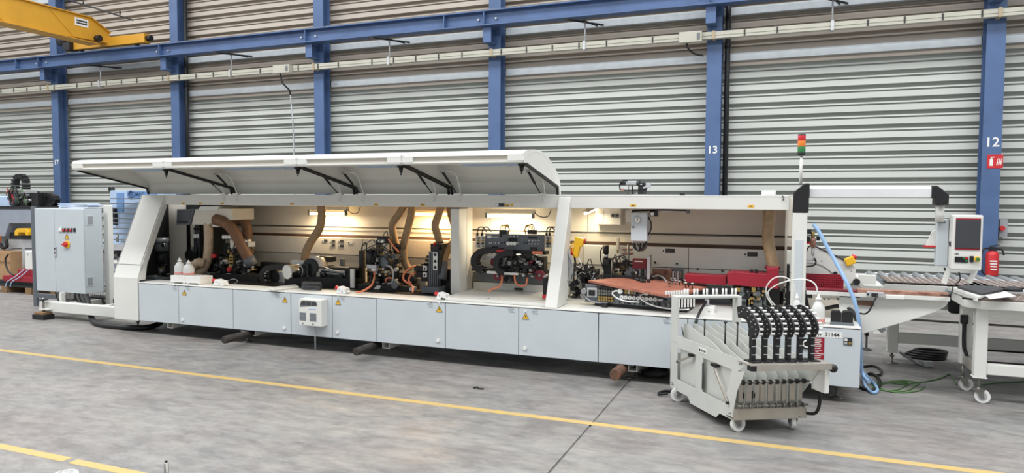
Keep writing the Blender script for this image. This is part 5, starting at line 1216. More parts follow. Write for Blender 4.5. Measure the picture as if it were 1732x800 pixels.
# linear guides and sensors below the ledge
rect(inf, 'slide_bar', 1390, 496, 1455, 503, 6.80, .05, 'machine_white'); rect(inf, 'slide_bar', 1390, 503, 1468, 508, 6.82, .05, 'machine_cream'); rect(inf, 'under_panel', 1364, 492, 1462, 540, 6.99, .02, 'machine_cream'); rect(inf, 'sensor_bar', 1498, 500, 1530, 506, 6.74, .04, 'white_plastic')
for (x, y) in ((1394, 494), (1394, 506), (1417, 506), (1402, 506)): disc(inf, 'screw', x, y, 1.5, 6.79, .02, 'dark_metal', 8)
rect(inf, 'sensor_gap', 1440, 492, 1500, 500, 6.80, .04, 'black'); rect(inf, 'sensor', 1466, 494, 1496, 503, 6.73, .05, 'alu'); rect(inf, 'sensor_core', 1474, 496, 1485, 502, 6.72, .03, 'dark_metal'); disc(inf, 'sensor_lens', 1468, 498, 2, 6.725, .02, 'black'); rect(inf, 'rusty_block', 1450, 509, 1478, 517, 6.78, .06, 'rust')
wire(inf, 'sensor_cable', [(1484, 499, 6.72), (1478, 510, 6.70), (1470, 526, 6.70), (1462, 531, 6.72), (1452, 529, 6.76)], 6.7, .007, 'black')
wire(inf, 'thick_cable', [(1396, 522, 6.85), (1415, 518, 6.85), (1432, 520, 6.82), (1444, 530, 6.78), (1452, 552, 6.74), (1452, 566, 6.74)], 6.8, .018, 'black_rubber', 10)
rect(inf, 'coupling', 1360, 492, 1374, 504, 6.86, .05, 'dark_metal'); wire(inf, 'thick_cable', [(1362, 500, 6.9), (1366, 518, 6.9), (1372, 530, 6.86), (1374, 545, 6.8)], 6.9, .016, 'black_rubber', 8)
# compressed air regulator on the post with pale blue hose
reg = thing('air_regulator', 'brass air regulator with gauge block on the right post', 'regulator', base_of(1375, 440, 6.9, at(1375, 440, 6.9).z))
vcyl(reg, 'bowl', 1375, 402, 418, 5.6, 6.9, 'worn_rail'); vcyl(reg, 'neck', 1375, 418, 432, 3, 6.9, 'alu'); vcyl(reg, 'top', 1375, 392, 402, 3.4, 6.9, 'brass'); rect(reg, 'valve', 1363, 400, 1370, 409, 6.86, .06, 'black'); rect(reg, 'valve', 1381, 400, 1387, 407, 6.88, .05, 'black'); rect(reg, 'gauge_block', 1362, 388, 1372, 396, 6.88, .04, 'dark_metal'); rect(reg, 'mount', 1362, 408, 1370, 413, 6.87, .1, 'bright_red')
vcyl(reg, 'drain', 1376, 430, 441, 1.6, 6.9, 'alu'); wire(reg, 'cable', [(1377, 436), (1380, 443), (1376, 449), (1363, 451)], 6.9, .008, 'black'); wire(reg, 'cable', [(1376, 440), (1370, 440), (1363, 439)], 6.9, .005, 'cable_grey'); disc(reg, 'fitting', 1381, 421, 2, 6.86, .04, 'alu', 10); wire(reg, 'cable', [(1372, 414), (1366, 420), (1363, 432), (1362, 440)], 6.92, .005, 'black')
h = MB().tube([at(1376, 380, 6.86), at(1383, 388, 6.84), at(1396, 412, 6.82), at(1414, 444, 6.78), at(1432, 478, 6.70), at(1446, 512, 6.66), at(1453, 545, 6.66), at(1455, 580, 6.75), at(1458, 630, 6.95), at(1470, 646, 6.8)], .017, 10, step=.05)
tag(h.build('air_hose', 'blue_hose'), 'pale blue air hose hanging from the brass regulator to the floor', 'hose')
# cables on the floor near the end box
def floor_cable(name, label, pts, r, m, cat='cable', z=None, group=None):
    P = [atz(x, y, (z if z is not None else r)) for x, y in pts]
    return tag(MB().tube(P, r, 8, step=.03).build(name, m), label, cat, group)
floor_cable('loose_cable', 'black cable curling on the floor beside the end box', [(1440, 640), (1455, 655), (1475, 660), (1488, 652), (1486, 640), (1475, 632), (1464, 634)], .014, 'black_rubber')
floor_cable('loose_cable', 'short grey cable bowing out on the floor behind the end box', [(1460, 620), (1478, 619), (1490, 626), (1488, 634), (1474, 634)], .012, 'dark_metal')
floor_cable('loose_air_hose', 'pale blue hose coiled on the floor beside the end box', [(1458, 628), (1466, 636), (1478, 648), (1484, 660), (1476, 664), (1464, 654), (1460, 640)], .015, 'blue_hose', 'hose')
gp = []
for k in range(27):
    a_ = 2*PI*k/9; q = 1-.16*(k//9); gp.append((1526+38*q*math.cos(a_)-12*(k//9), 654+10*q*math.sin(a_)))
floor_cable('earth_wire', 'thin green earth wire lying in loops on the floor', gp+[(1560, 646), (1590, 640), (1606, 633), (1612, 640), (1618, 651)], .006, 'cable_green')
floor_cable('earth_wire', 'thin green earth wire running out to the right behind the caster', [(1660, 651), (1690, 647), (1732, 645), (1790, 640)], .006, 'cable_green')
cc = atz(1566, 608, 0)
cbl = thing('power_cable_coil', 'coil of black power cable with a grey plug under the conveyor', 'cable', (cc.x, cc.y, 0))
for k in range(4):
    P = [(cc.x+(.20-.015*k)*math.cos(2*PI*i/10)+.02*k, cc.y+.10+(.14-.012*k)*math.sin(2*PI*i/10), .014+.022*k) for i in range(10)]
    MB().tube(P, .014, 8, closed=True, step=.03).build('cable_turn', 'black_rubber', cbl)
MB().tube([atz(1520, 595, .22), atz(1532, 602, .10), atz(1548, 612, .02), atz(1560, 617, .02)], .013, 8).build('cable_end', 'cable_grey', cbl)
p = atz(1569, 616, .025); MB().obox((p.x, p.y, .03), (.09, .06, .055), rz=.3).build('plug', 'alu', cbl, .005)
floor_cable('loose_cable', 'black cable lying on the floor under the base next to the lifting bar', [(1080, 632), (1095, 637), (1118, 637), (1132, 628), (1120, 622), (1100, 622), (1085, 628)], .012, 'black_rubber')

# return conveyor behind the infeed
cv = thing('roller_conveyor', 'return conveyor with grey rollers and dotted brown plates on white legs', 'conveyor', (2.3, 8.1, 0))
CZ = .945; X0, X1, Yf, Ym, Yb = .84, 4.6, 7.42, 8.02, 8.62
MB().box(X0+.05, X1, Yf+.03, Yb-.02, CZ-.10, CZ-.045).build('bed', 'mid_grey', cv)
MB().prism([(X0, CZ-.09), (X0+.06, CZ-.02), (X1, CZ-.02), (X1, CZ-.09)], 'y', Yf, Yf+.02).build('front_rail', 'machine_white', cv, .003); MB().box(X0+.55, X1, Yf-.02, Yf+.0, CZ-.075, CZ-.03).build('blue_grey_rail', 'door_grey', cv, .003)
MB().box(X0, X1, Yb, Yb+.03, CZ-.10, CZ-.03).build('rear_rail', 'machine_white', cv, .003); MB().box(X0-.12, X0+.05, Yf+.05, Yb, CZ-.10, CZ-.05).build('end_plate', 'machine_white', cv, .003)
k = 0; x = X0-.02
dots = MB()
while x < X1-.12:
    MB().cyl((x+.055, Ym-.03, CZ-.032), (x+.055, Yb, CZ-.032), .030, n=14).build('roller', 'roller', cv)
    s = .06 if k < 3 else 0
    MB().box(x+.096, x+.204, Yf+.01, Ym-.02, CZ-.006, CZ+.0).build('brown_plate', 'table_plate', cv)
    for j in range(12):
        yy = Yf+.04+.046*j; dots.lathe([(.001, CZ+.0002), (.0065, CZ+.0002), (.0065, CZ+.0016), (.001, CZ+.0016)], (x+.145, yy, 0), 6)
    for j in range(24):
        yy = Yf+.02+.024*j; dots.box(x+.196, x+.202, yy-.006, yy+.006, CZ-.004, CZ+.0008)
    x += .112; k += 1
o = dots.build('air_jet_dots', 'white_plastic', cv); o['kind'] = 'stuff'
# legs and rails
for lx in (1.03, 3.2):
    MB().box(lx, lx+.10, 8.22, 8.32, .125, CZ-.10).build('leg', 'machine_white', cv, .006); foot(lx+.05, 8.27, cv, .13); MB().box(lx-.005, lx+.105, 8.215, 8.325, .118, .128).build('leg_end', 'white_plastic', cv)
    MB().box(lx, lx+.08, 9.4, 9.48, .10, CZ-.10).build('rear_leg', 'machine_white', cv, .006)
MB().box(1.13, 4.6, 8.24, 8.30, .22, .33).build('lower_rail', 'machine_white', cv, .005)
MB().box(1.25, 4.6, 8.60, 8.66, .55, .62).build('middle_rail', 'machine_white', cv, .005)
MB().box(1.25, 4.6, 9.4, 9.46, .66, .70).build('far_rail', 'machine_white', cv, .004)
MB().bar((1.0, 8.28, .33), (.80, 8.30, .52), .06, .06).build('diagonal_brace', 'door_grey', cv, .004); MB().box(.90, 1.3, 8.42, 8.60, .50, .70).build('drive_box', 'machine_white', cv, .005)
foot(.90, 8.9, cv, .3, 'black'); MB().cyl((1.0, 8.5, .44), (4.6, 8.6, .40), .012, n=8).build('shaft', 'steel', cv)
MB().cyl((1.7, 8.36, .20), (4.6, 8.36, .20), .02, n=8).build('hanging_cable', 'black_rubber', cv)

# wheeled air cushion table at the right edge
tb = thing('air_cushion_table', 'white wheeled table with a dotted brown top at the right edge', 'table', (2.4, 7.1, 0))
TZ = .895; tx0, tx1, ty0, ty1 = 1.43, 3.6, 6.80, 7.39
MB().prism([(tx0+.0, ty0+.10), (tx0+.10, ty0), (tx1, ty0), (tx1, ty1), (tx0, ty1)], 'z', TZ-.085, TZ-.012).build('top_frame', 'machine_white', tb, .004)
MB().prism([(tx0+.005, ty0+.10), (tx0+.10, ty0+.005), (tx1, ty0+.005), (tx1, ty1), (tx0+.005, ty1)], 'z', TZ-.012, TZ).build('top_plate', 'table_plate', tb)
dots = MB()
for i in range(14):
    for j in range(9):
        xx = tx0+.08+.055*i+(.027 if j % 2 else 0); yy = ty0+.05+.072*j
        if xx-tx0+yy-ty0 > .14: dots.lathe([(.001, TZ+.0002), (.0065, TZ+.0002), (.0065, TZ+.0016), (.001, TZ+.0016)], (xx, yy, 0), 6)
o = dots.build('air_jet_dots', 'white_plastic', tb); o['kind'] = 'stuff'
LX = 1.515
MB().box(LX, LX+.09, 6.86, 6.95, .225, TZ-.085).build('leg', 'machine_white', tb, .006); MB().box(LX-.02, LX+.07, 7.28, 7.37, .245, TZ-.085).build('leg', 'machine_white', tb, .006)
for lx in (3.3,): MB().box(lx, lx+.09, 6.86, 6.95, .225, TZ-.085).build('leg', 'machine_white', tb, .006); MB().box(lx, lx+.09, 7.28, 7.37, .225, TZ-.085).build('leg', 'machine_white', tb, .006)
MB().box(LX+.09, 3.3, 6.87, 6.94, .25, .34).build('lower_rail', 'machine_white', tb, .005); MB().box(LX, LX+.06, 6.95, 7.28, .25, .33).build('cross_rail', 'cart_steel', tb, .004)
MB().box(LX+.09, 3.3, 6.88, 6.94, TZ-.165, TZ-.085).build('upper_rail', 'machine_white', tb, .005)
MB().box(LX-.006, LX+.096, 6.855, 6.955, .218, .226).build('leg_end', 'white_plastic', tb)
pl_ = lambda u, v, z: Vector((u, v, z))
for (u, v, tn) in ((LX+.045, 6.90, -.1), (LX+.01, 7.30, .25), (3.35, 6.90, .3), (3.35, 7.32, .2)):
    MB().cyl((u, v, .12), (u, v, .23), .013, n=10).build('caster_stem', 'steel', tb); caster(u, v, tn, tb, pl_)
p = at(1631, 540, 7.27); MB().box(p.x-.03, p.x+.03, 7.255, 7.28, p.z-.04, p.z+.04).build('switch', 'black', tb, .004); MB().box(p.x-.015, p.x+.015, 7.25, 7.258, p.z-.02, p.z+.02).build('switch_key', 'dark_metal', tb)
MB().tube([(p.x, 7.26, p.z-.04), (p.x, 7.25, p.z-.20), (p.x+.01, 7.24, p.z-.28), (p.x+.06, 7.2, p.z-.36), (p.x+.3, 7.15, .30), (p.x+1.2, 7.15, .30)], .016, 8).build('cable', 'black_rubber', tb)
p = at(1614, 522, 7.5); MB().lathe([(.04, 0), (.06, .02), (.065, .10), (.06, .16), (.04, .18)], (p.x+.02, 7.56, p.z-.05), 14).build('blower_hose', 'black_rubber', tb)
# keyboard shelf, mat, mouse, paper
ks = thing('keyboard_shelf', 'white keyboard shelf resting over the corner of the dotted table', 'shelf', (1.55, 6.95, TZ))
sh = []
for x, y in ((1597, 480), (1612, 476), (1655, 500), (1640, 507)):
    pass
s0, s1, s2, s3 = (atz(x, y, .925) for x, y in ((1602, 484), (1647, 477.5), (1698, 490), (1652, 503)))
MB().prism([(q.x, q.y) for q in (s0, s1, s2, s3)], 'z', .905, .925).build('shelf_plate', 'machine_white', ks, .003)
q = s0.lerp(s3, .9); MB().bar((s0.x, s0.y, .91), (s3.x, s3.y, .91), .02, .03).build('shelf_edge', 'machine_white', ks); MB().bar((q.x-.08, q.y, .905), (q.x, q.y-.02, .90), .014, .014).build('clamp_lever', 'black', ks)
m0, m1, m2, m3 = (atz(x, y, .94) for x, y in ((1619, 485), (1649, 477), (1701, 489), (1660, 497)))
o = MB().prism([(v.x, v.y) for v in (m0, m1, m2, m3)], 'z', .927, .945).build('keyboard_mat', 'label_dark', None, .006); tag(o, 'dark keyboard mat lying on the white keyboard shelf', 'mat')
p = atz(1713, 488, .95); o = MB().lathe([(.001, .0), (.055, .0), (.058, .012), (.045, .032), (.02, .042), (.001, .043)], (0, 0, 0), 18); o.v = [(v[0]*1.35+p.x, v[1]*.8+p.y, v[2]+.926) for v in o.v]; tag(o.build('computer_mouse', 'black'), 'black computer mouse at the end of the keyboard mat', 'mouse')
q = [atz(x, y, .93) for x, y in ((1667, 500), (1701, 493), (1718, 501), (1674, 505.5))]
tag(MB().prism([(v.x, v.y) for v in q], 'z', .928, .931).build('paper_sheet', 'paper'), 'white sheet of paper lying in front of the keyboard mat', 'paper')
wr = MB().tube([at(1622, 460, 6.9), at(1624, 472, 6.88), at(1620, 478, 6.86), at(1612, 485, 6.8), at(1610, 495, 6.78), at(1604, 500, 6.74), at(1590, 499, 6.72)], .005, 6, step=.02)
tag(wr.build('panel_cable', 'black_rubber'), 'thin black cable from the operator panel to the infeed rail', 'cable')
# fire extinguisher at the column and a small wall socket box
p = at(1678, 444, 15.15)
fe = thing('fire_extinguisher', 'red fire extinguisher with black hose hanging on the column numbered 12', 'fire extinguisher', (p.x, 15.15, p.z-.24))
MB().lathe([(.001, 0), (.10, 0), (.105, .02), (.105, .38), (.09, .43), (.04, .455), (.04, .47), (.001, .47)], (p.x, 15.15, p.z-.24), 20).build('cylinder', 'bright_red', fe); MB().box(p.x-.05, p.x+.05, 15.10, 15.2, p.z+.22, p.z+.29).build('valve', 'black', fe, .005); MB().bar((p.x-.04, 15.13, p.z+.30), (p.x+.10, 15.13, p.z+.33), .03, .015).build('lever', 'black', fe)
MB().tube([(p.x-.03, 15.12, p.z+.26), (p.x-.15, 15.1, p.z+.24), (p.x-.20, 15.08, p.z+.05), (p.x-.17, 15.08, p.z-.15), (p.x-.12, 15.08, p.z-.22)], .016, 8).build('hose', 'black_rubber', fe); MB().tube([(p.x+.04, 15.14, p.z+.26), (p.x+.13, 15.12, p.z+.25), (p.x+.17, 15.1, p.z+.14)], .016, 8).build('horn', 'black_rubber', fe)
for k in range(4): MB().box(p.x-.06+.005*k, p.x+.05, 15.036, 15.046, p.z+.02-.05*k, p.z+.045-.05*k).build('label_text', 'white_plastic', fe)
p = at(1697, 386, 15.5); st = thing('wall_socket', 'grey wall socket box with red plug right of the column numbered 12', 'socket', (p.x, 15.55, p.z-.15)); MB().box(p.x-.06, p.x+.07, 15.5, 15.69, p.z-.17, p.z+.17).build('box', 'cable_grey', st, .006); MB().cyl((p.x-.03, 15.42, p.z), (p.x-.03, 15.5, p.z), .045, n=12).build('plug', 'bright_red', st)
# ================================================================== left end: control cabinet, frame, things behind
CY = 6.95
cxa, cxm, cxb = at(60, 420, CY).x, at(93, 420, CY).x, at(142, 420, CY).x
cz0, cz1 = .345, 1.555
side_y = atx(174, 425, cxb).y
cab = thing('control_cabinet', 'tall light grey electrical control cabinet with red switches at the left end', 'cabinet', ((cxa+cxb)/2, CY+.2, cz0))
MB().box(cxa, cxb, CY+.018, side_y, cz0, cz1).build('body', 'cabinet_grey', cab, .004)
for a, b_, zz0 in ((cxa+.0, cxm-.003, cz0+.0), (cxm+.003, cxb, cz0)):
    d = MB().box(a, b_, CY, CY+.016, zz0, cz1-.008).build('door', 'cabinet_grey', cab, .004)
C_ = lambda x, y: at(x, y, CY)
for k, (x, mm) in enumerate(((102.5, 'white_plastic'), (108.5, 'bright_red'), (114.5, 'bright_red'), (120.5, 'bright_red'), (126.5, 'black'))):
    p = C_(x, 389); w_ = .028 if k < 4 else .018
    MB().box(p.x-w_, p.x+w_, CY-.012, CY, p.z-.028, p.z+.028).build('switch_frame', 'label_dark' if 0 < k < 4 else mm, cab, .003)
    if k < 4: MB().box(p.x-.018, p.x+.018, CY-.02, CY-.012, p.z-.02, p.z+.008).build('switch', mm, cab, .003)
    if 0 < k < 4: MB().cyl((p.x, CY-.016, p.z+.018), (p.x, CY-.012, p.z+.018), .008, n=8).build('indicator', 'white_plastic', cab)
p = C_(113.5, 400); tri(p.x, p.z, .046, CY, cab)
p = C_(114, 413.5); MB().cyl((p.x, CY-.012, p.z), (p.x, CY, p.z), .054, n=22).build('main_switch_plate', 'yellow', cab); MB().cyl((p.x-.01, CY-.035, p.z), (p.x-.01, CY-.012, p.z), .036, n=16).build('main_switch_knob', 'bright_red', cab); MB().obox((p.x-.02, CY-.04, p.z), (.085, .016, .024), ry=.0).build('main_switch_handle', 'bright_red', cab, .004)
p = C_(94, 424); MB().box(p.x-.022, p.x+.026, CY-.012, CY, p.z-.085, p.z+.06).build('door_lock', 'alu', cab, .004)
for z in (.03, -.03): MB().cyl((p.x+.002, CY-.018, p.z+z), (p.x+.002, CY-.012, p.z+z), .010, n=10).build('key_hole', 'black', cab)
for py_ in (372.5, 476):
    q = atx(151.5, py_, cxb); q2 = atx(157, py_, cxb)
    ya, yb = atx(145.5, py_, cxb).y, atx(158, py_, cxb).y
    g = MB().box(cxb, cxb+.008, ya, yb, q.z-.07, q.z+.07).build('vent_frame', 'cabinet_grey', cab, .003)
    for k in range(8): MB().box(cxb+.006, cxb+.011, ya+.02, yb-.02, q.z-.055+.014*k, q.z-.048+.014*k).build('vent_slat', 'label_grey', g)
    MB().box(cxb+.006, cxb+.009, ya+.015, yb-.015, q.z-.058, q.z+.058).build('vent_filter', 'cable_grey', g)
# stack of papers on top
ps = []
for k in range(7):
    x0, x1 = at(101+k % 3*2, 350, CY+.12).x, at(148+(k*5) % 7-2, 350, CY+.12).x
    o = MB().obox(((x0+x1)/2, CY+.20, cz1+.003+.011*k), (x1-x0, .22, .010), rz=.05*((k*7) % 5-2)/2).build('paper_bundle', 'paper' if k % 2 else 'pale_blue', None)
    tag(o, ('lowest', 'second', 'third', 'fourth', 'fifth', 'sixth', 'topmost')[k]+' paper bundle from the bottom of the pile on the control cabinet', 'paper', 'papers piled on the control cabinet')
# cable tails below the cabinet and the thick black cable to the machine
for x0, nm in ((100, 'left'), (133, 'right')):
    ct = thing('cable_bunch', 'bunch of grey cables hanging under the control cabinet, on the '+nm, 'cable', base_of(x0, 500, CY+.15, .1), 'cable bunches under the cabinet')
    for k in range(6):
        a = at(x0-4+2.4*k, 494, CY+.12)
        MB().tube([(a.x, CY+.1, cz0), (a.x+.02, CY+.12, .22), (a.x+.10+.02*k, CY+.15, .15), (a.x+.35, CY+.2, .13)], .012, 6).build('cable', ('dark_metal', 'cable_grey', 'steel')[k % 3], ct)
bc = MB().tube([(at(150, 495, CY+.1).x, CY+.05, cz0+.0), at(150, 515, 6.9), at(155, 538, 6.8), atz(168, 549, .03), atz(215, 554, .03), atz(248, 554, .03), atz(268, 548, .05), at(276, 540, 6.75)], .036, 12, step=.05)
tag(bc.build('main_power_cable', 'black_rubber'), 'thick black power cable drooping from the control cabinet to the machine base', 'cable')
# white support frame under the cabinet
fy = 6.72
fr_ = thing('support_stand', 'white steel stand carrying the control cabinet beside the end cover', 'frame', (-9.0, 7.0, 0))
a = at(66, 515, fy).x
MB().prism([(a, .10), (a, .20), (a+.06, .24), (-7.98, .24), (-7.98, .10)], 'y', fy, fy+.10).build('front_beam', 'machine_white', fr_, .006)
p0, p1 = at(176, 420, 7.35), at(184, 420, 7.35)
MB().box(p0.x, p1.x, 7.35, 7.43, .10, 1.60).build('upright', 'machine_white', fr_, .005); MB().box(a, -7.98, 7.5, 7.58, .10, .24).build('rear_beam', 'machine_white', fr_, .005)
for x in (a+.3, (a-8)/2): MB().box(x, x+.08, fy+.10, 7.5, .12, .20).build('cross_beam', 'machine_white', fr_)
MB().box(at(112, 500, 7.2).x, at(118, 500, 7.2).x, 7.2, 7.26, .20, .36).build('cabinet_leg', 'machine_white', fr_)
MB().box(at(100, 500, 6.85).x, at(104, 500, 6.85).x, 6.85, 6.91, .20, .36).build('cabinet_leg', 'machine_white', fr_)
for k, x in enumerate((112, 150, 172)):
    q = at(x, 512, 7.44).x; MB().box(q, q+.32, 7.40, 7.48, .14, .22).build('roller_carriage', 'dark_metal', fr_, .004); MB().box(q+.10, q+.2, 7.395, 7.40, .16, .20).build('carriage_label', 'alu', fr_)
for z in (.30, .38): MB().cyl((at(110, 500, 7.55).x, 7.55, z), (-7.98, 7.55, z), .02, n=10).build('shaft', 'alu', fr_)
p = atz(71, 540, 0); fx, fyy = p.x+.0, 6.68
q = MB(); q.cyl((fx, fyy, .105), (fx, fyy, .30), .014, n=10); q.build('levelling_screw', 'steel', fr_); MB().cyl((fx, fyy, .27), (fx, fyy, .285), .06, n=14).build('screw_flange', 'black', fr_); MB().box(fx-.06, fx+.12, fyy-.03, fyy+.06, .135, .15).build('screw_tab', 'machine_white', fr_)
tag(MB().box(fx-.13, fx+.11, 6.60, 6.76, 0, .07).build('support_block', 'black', None, .006), 'black rubber block on the floor under the cabinet frame', 'block')
tag(MB().box(fx-.10, fx+.08, 6.61, 6.75, .07, .102).build('support_plate', 'wood', None, .004), 'worn steel packing plate lying on the black rubber block', 'plate')
fn_ = thing('fence_frame', 'dark grey safety fence frame standing at the left of the control cabinet', 'fence', (at(57, 525, 7.6).x, 7.6, 0))
xa, xb = at(54, 430, 7.45).x, at(59.5, 430, 7.45).x; zb = at(57, 525, 7.45).z
MB().box(xa, xb, 7.45, 7.49, 0, 1.57).build('upright', 'grey_plastic', fn_, .003); MB().box(xb, xb+1.6, 7.45, 7.49, .13, .20).build('bottom_rail', 'grey_plastic', fn_, .003); MB().box(xb, xb+1.6, 7.45, 7.49, 1.50, 1.54).build('top_rail', 'grey_plastic', fn_, .003)
MB().box(xb+1.6, xb+1.66, 7.45, 7.49, 0, 1.54).build('upright', 'grey_plastic', fn_, .003)
mw = MB()
for i in range(40): mw.box(xb+.02+.04*i, xb+.023+.04*i, 7.468, 7.471, .2, 1.5)
for j in range(8): mw.box(xb, xb+1.6, 7.466, 7.469, .3+.16*j, .303+.16*j)
o = mw.build('wire_mesh', 'dark_metal', fn_); o['kind'] = 'stuff'

# pale blue storage rack behind the end cover
ry = 9.6
rk = thing('pale_blue_rack', 'pale blue machine with grey support arms behind the end cover', 'machine', (at(220, 400, ry).x, ry+.2, 0))
R2 = lambda x, y, Y=ry: (at(x, y, Y).x, at(x, y, Y).z)
MB().prism([R2(182, 322), R2(272, 324), R2(272, 470), R2(182, 470)], 'y', ry+.05, ry+.35).build('housing', 'pale_blue', rk, .006)
b0, b1 = R2(182, 470), R2(272, 470); MB().box(b0[0]+.1, b1[0]-.1, ry+.1, ry+.3, 0, b0[1]+.01).build('pedestal', 'door_grey', rk)
MB().prism([R2(194, 326), R2(206, 326), R2(206, 360), R2(194, 360)], 'y', ry+.04, ry+.06).build('inset_panel', 'mid_blue', rk)
nb = MB().prism([R2(213, 323, ry), R2(262, 324, ry), R2(262, 336, ry), R2(213, 334, ry)], 'y', ry+.03, ry+.055).build('name_band', 'mid_blue', rk)
p = at(231, 328.5, ry+.025); text('name', 'HOMAG', .11, (p.x, ry+.022, p.z), 'blue_paint', rk, bold=.002); p = at(219, 328.5, ry); MB().tube([(p.x+.045, ry+.02, p.z+.045), (p.x, ry+.02, p.z+.06), (p.x-.05, ry+.02, p.z), (p.x, ry+.02, p.z-.06), (p.x+.045, ry+.02, p.z-.045)], .012, 6).build('emblem', 'blue_paint', rk)
for k, y in enumerate((336, 344, 352, 360, 369, 377, 386, 395, 405)):
    a = at(192-(k == 2)*3, y, ry-.1); b_ = at(228, y, ry-.1); MB().bar((a.x, ry-.15, a.z), (b_.x, ry-.02, a.z), .06, .022).build('support_arm', 'mid_grey', rk, .003)
MB().box(R2(183, 0)[0], R2(186, 0)[0], ry-.02, ry+.06, R2(183, 380)[1], R2(183, 352)[1]).build('dark_slot', 'black', rk); disc(rk, 'knob', 185.5, 320, 3, ry+.05, .08, 'black', 10)
MB().prism([R2(182, 412), R2(232, 412), R2(232, 422), R2(182, 422)], 'y', ry-.25, ry+.05).build('arm_bundle', 'alu', rk); greeb(rk, 196, 396, 232, 412, ry-.2, .2, 8, 131, ['dark_metal', 'steel', 'alu']); greeb(rk, 183, 425, 215, 470, ry-.2, .25, 14, 132, ['machine_white', 'alu', 'mid_grey', 'steel'], 5, 14)
MB().tube([at(184, 500, 8.6), at(192, 490, 8.6), at(205, 488, 8.6)], .02, 8).build('cable', 'black_rubber', rk)

# grey gantry machine at the far left
gy = 9.4
gt = thing('gantry_machine', 'grey gantry machining centre with black cable chains at the left edge', 'machine', (at(20, 450, gy).x, gy+.4, 0))
Q = lambda x, y, Y=gy: (at(x, y, Y).x, at(x, y, Y).z)
MB().prism([Q(-120, 353), Q(100, 353), Q(100, 378), Q(15, 378), Q(8, 400), Q(-120, 404)], 'y', gy, gy+.5).build('portal', 'gantry_grey', gt, .01)
MB().prism([Q(-120, 349), Q(100, 349), Q(100, 353), Q(-120, 353)], 'y', gy-.02, gy+.55).build('portal_rail', 'black', gt)
MB().prism([Q(-40, 330), Q(14, 333), Q(18, 338), Q(18, 349), Q(-40, 349)], 'y', gy+.05, gy+.4).build('head_cover', 'pale_blue', gt, .01)
rect(gt, 'carriage', 18, 323, 42, 349, gy+.1, .3, 'dark_metal'); rect(gt, 'drive_box', 52, 326, 64, 349, gy+.05, .3, 'black'); rect(gt, 'head_plate', 10, 322, 38, 327, gy+.05, .3, 'alu'); vcyl(gt, 'spindle', 26, 328, 347, 6, gy+.1, 'mid_grey')
greeb(gt, 14, 326, 52, 349, gy+.02, .2, 26, 141, ['black', 'dark_metal', 'alu', 'mid_grey', 'black'])
wires(gt, 8, 322, 34, 346, gy, 3, 142, 'bright_red', .006, 14); wires(gt, 8, 322, 50, 348, gy, 4, 143, 'cable_green', .006, 10); wires(gt, 8, 318, 50, 348, gy, 8, 144, 'black', .012, 18)
def chain2(pts, Y, w_, parent):
    P = spline([at(p[0], p[1], Y) for p in pts], .06)
    for i in range(len(P)-1):
        d = (P[i+1]-P[i]).normalized(); u = Vector((-d.z, 0, d.x)); MB().bar(P[i], P[i]+d*.05+Vector((0, 0, 0)), .12, w_, u).build('chain_link', 'black', parent)
chain2([(27, 332), (26, 308), (30, 300), (36, 298), (42, 302), (44, 312), (44, 342)], gy+.2, .09, gt); chain2([(62, 331), (80, 330), (92, 332), (96, 338), (92, 346), (78, 348), (62, 348)], gy+.2, .06, gt)
MB().prism([Q(-120, 404), Q(8, 400), Q(-2, 470), Q(-120, 480)], 'y', gy+.2, gy+.6).build('bed_side', 'gantry_grey', gt); q0 = Q(60, 430); MB().box(Q(-120, 430)[0], Q(100, 430)[0], gy+.25, gy+.45, 0, .3).build('floor_bed', 'dark_metal', gt)
MB().prism([Q(10, 405), Q(100, 405), Q(100, 420), Q(10, 420)], 'y', gy+.05, gy+.3).build('clamp_beam', 'alu', gt); MB().prism([Q(10, 394), Q(100, 396), Q(100, 404), Q(10, 404)], 'y', gy+.08, gy+.3).build('clamp_rail', 'dark_metal', gt); MB().prism([Q(12, 421), Q(100, 421), Q(100, 428), Q(12, 428)], 'y', gy+.08, gy+.3).build('lower_rail', 'cabinet_grey', gt)
MB().tube([at(10, 405, gy-.05), at(12, 417, gy-.05), at(4, 419, gy-.05), at(0, 412, gy-.05)], .03, 8).build('hose', 'black_rubber', gt)
yb_ = thing('yellow_clamp_block', 'yellow clamp block on the rail of the grey gantry machine', 'clamp', base_of(45, 400, gy, at(45, 400, gy).z), None)
MB().prism([Q(33, 398), Q(33, 390), Q(37, 386), Q(52, 386), Q(56, 392), Q(56, 398), Q(52, 398), Q(50, 393), Q(40, 393), Q(38, 398)], 'y', gy-.1, gy+.07).build('block', 'yellow', yb_, .008)
tag(MB().prism([Q(-2, 400), Q(5, 399), Q(2, 412), Q(-2, 412)], 'y', gy-.1, gy-.02).build('orange_guard', 'orange'), 'small orange guard at the left picture edge on the gantry machine', 'guard')
